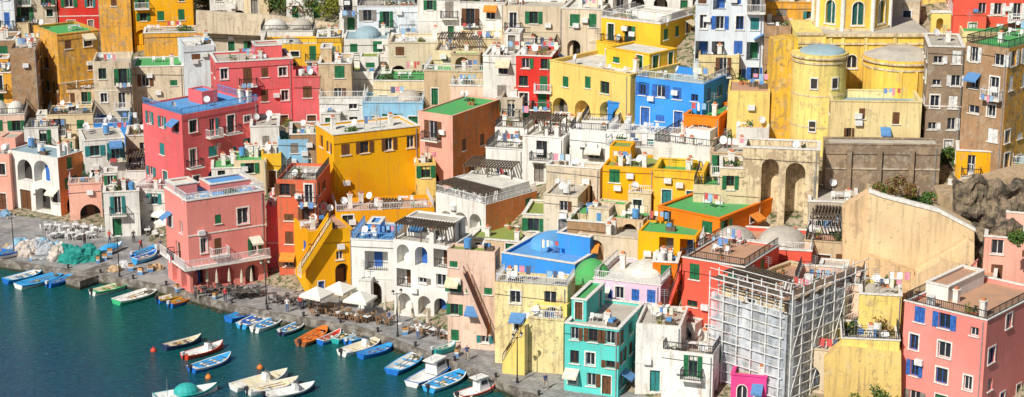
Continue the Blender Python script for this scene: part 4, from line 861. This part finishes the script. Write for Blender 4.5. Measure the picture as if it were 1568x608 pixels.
try:
    PM=[person_mesh(w,c) for w,c in [(1,((.6,.05,.05),(.04,.05,.1),(.05,.03,.02))),(0,((.75,.75,.73),(.1,.15,.3),(.1,.05,.02))),(1,((.05,.08,.2),(.4,.35,.28),(.2,.12,.05))),(0,((.1,.1,.1),(.05,.05,.06),(.04,.03,.02)))]]
    for i,(u,v) in enumerate([(216,386),(240,392),(246,386),(205,372),(460,474),(466,472),(596,498),(300,458),(345,462),(640,520),(715,552),(130,376),(168,372),(440,478),(835,596),(672,520)]):
        place(PM[i%4],'person',None,gp(u,v),R.uniform(0,6.2))
except Exception as e: print('people failed',e)
# ---------------------------------------------------------------- vegetation
def shrub_mb(rx,ry,rz,n,m,s=.16,seed=0,trunk=0.):
    rnd=random.Random(seed); mb=MB(); cl=[]
    for i in range(max(5,int(n/90))):
        a=rnd.uniform(0,2*pi); t=rnd.uniform(0,1)**.5; cl.append((Vector((rx*t*cos(a),ry*t*sin(a),trunk+rz*rnd.uniform(.15,1)*(1.1-t*.6))),rnd.uniform(.3,.55)*min(rx,ry,rz)+.12))
    if trunk:
        mb.bar((0,0,-.3),(.1,0,trunk+rz*.3),.28,wood,.16)
        for c,r in cl[:9]: mb.bar((.1,0,trunk*.8),tuple(c),.1,wood,.04)
    else:
        for c,r in cl[:6]: mb.bar((0,0,-.2),tuple(c),.06,wood,.03)
    for i in range(n):
        c,r=cl[i%len(cl)]; d=Vector((rnd.gauss(0,1),rnd.gauss(0,1),rnd.gauss(0,.9))).normalized()*r*rnd.uniform(.6,1.15); leaf(mb,c+d,s*rnd.uniform(.7,1.4),m if rnd.random()<.8 else leafy,rnd)
    return mb
def shrub(name,p,*a): return shrub_mb(*a).obj(name,None,p)
k=0
for u,v,rx,rz,m in [(312,14,4,2.6,leafy),(340,12,4,2.5,leafo),(372,16,4,2.,leafy),(400,14,4.5,3.6,leafd),(430,18,4.5,4.2,leafd),(452,20,4,3.,leafg),(480,24,4,2.2,leafo),(508,22,4,2.5,leafg),(530,26,4,2.4,leafy),(560,2,4,3,leafg),(318,2,5,3,leafd),(460,4,6,3.,leafg),(500,6,6,3,leafy),(360,2,6,3,leafg)]:
    k+=1; shrub('garden_shrub' if m is not leafd else 'pine_tree',hit(u,v),rx,rx*.6,rz,1500,m,.2,k,.8 if m is not leafd else 1.6)
for u,v,y,rx,rz,m,nm in [(1372,292,180.5,2.0,1.2,leafo,'garden_shrub'),(1350,296,180.5,1.2,.7,leafg,'garden_shrub'),(1410,306,180.5,1.4,.7,leafg,'garden_shrub'),(1312,512,171,1.2,1.8,leafd,'climbing_shrub'),(1352,508,171,1.5,1.6,leafo,'climbing_shrub'),(1362,530,170,1.3,1.2,leafg,'climbing_shrub'),(1452,250,None,1.2,1.5,leafg,'garden_shrub'),(1506,300,184,1.2,1.,leafg,'garden_shrub'),(1250,330,None,1.,.8,leafo,'garden_shrub'),(1560,372,174,.8,1.2,leafg,'palm_shrub'),(1244,560,172,.9,1.4,leafg,'climbing_shrub')]:
    k+=1; p=hit(u,v) if y is None else aty(u,v,y)
    shrub(nm,p,rx,rx*.7,rz,1000,m,.13,k,.5 if 'tree' in nm else 0)
for u,rx,rz,m,nm in [(1330,1.6,2.6,leafg,'fig_tree'),(1302,1.1,1.6,leafy,'garden_shrub'),(1276,1.1,1.5,leafd,'garden_shrub'),(1252,1.,2.2,leafg,'garden_shrub'),(1356,1.,1.8,leafd,'garden_shrub')]:
    k+=1; shrub(nm,hit(u,634)+Vector((0,-1.2,0)),rx,rx*.7,rz,1000,m,.13,k,.5)
SM=[shrub_mb(.9,.8,.9,420,m,.12,i+50,0).mesh('terrace_shrub') for i,m in enumerate([leafg,leafd,leafy,leafg])]
rv=random.Random(21)
for hs in rv.sample(HS,min(34,len(HS))):
    O,e1,e2,W,D,H,par,rr,zr=hs
    if par.name.startswith(('church','bell','retain')): continue
    if rv.random()<.6: q=O+e1*rv.uniform(-.8,W+.5)-e2*rv.uniform(.4,1.2); q.z=zg(q.x,q.y)-.1
    else: q=O+e1*rv.uniform(.2,.8)*W+e2*min(D*.3,1.4); q.z=O.z+zr
    if q.y-yq(q.x)<d0(q.x)+.5 and q.z<2: continue
    place(rv.choice(SM),'terrace_shrub',None,q,rv.uniform(0,6),rv.uniform(.6,1.1))
# ---------------------------------------------------------------- light, sky, camera
w=bpy.data.worlds.new('World'); SC.world=w; w.use_nodes=True; nt=w.node_tree; bg=nt.nodes['Background']; sky=nt.nodes.new('ShaderNodeTexSky'); sky.sky_type='NISHITA'; sky.sun_disc=False
el=radians(42); sv=Vector((-.56,-.83,0)).normalized()
sky.sun_elevation=el; sky.sun_rotation=atan2(sv.x,sv.y); nt.links.new(sky.outputs[0],bg.inputs[0]); bg.inputs[1].default_value=.06
S3=Vector((sv.x*cos(el),sv.y*cos(el),sin(el)))
sl=bpy.data.lights.new('sun','SUN'); sl.energy=5.0; sl.angle=radians(.5); sl.color=(1,.95,.86); so=bpy.data.objects.new('sun',sl); SC.collection.objects.link(so); so.rotation_euler=(-S3).to_track_quat('-Z','Y').to_euler()
cd=bpy.data.cameras.new('camera'); co=bpy.data.objects.new('camera',cd); SC.collection.objects.link(co); co.location=CAM; co.rotation_euler=(pi/2-PITCH,0,0); cd.sensor_width=36; cd.lens=F/1568*36; cd.clip_end=6000; cd.clip_start=1; SC.camera=co
SC.view_settings.view_transform='Standard'; SC.view_settings.look='None'; SC.view_settings.exposure=0
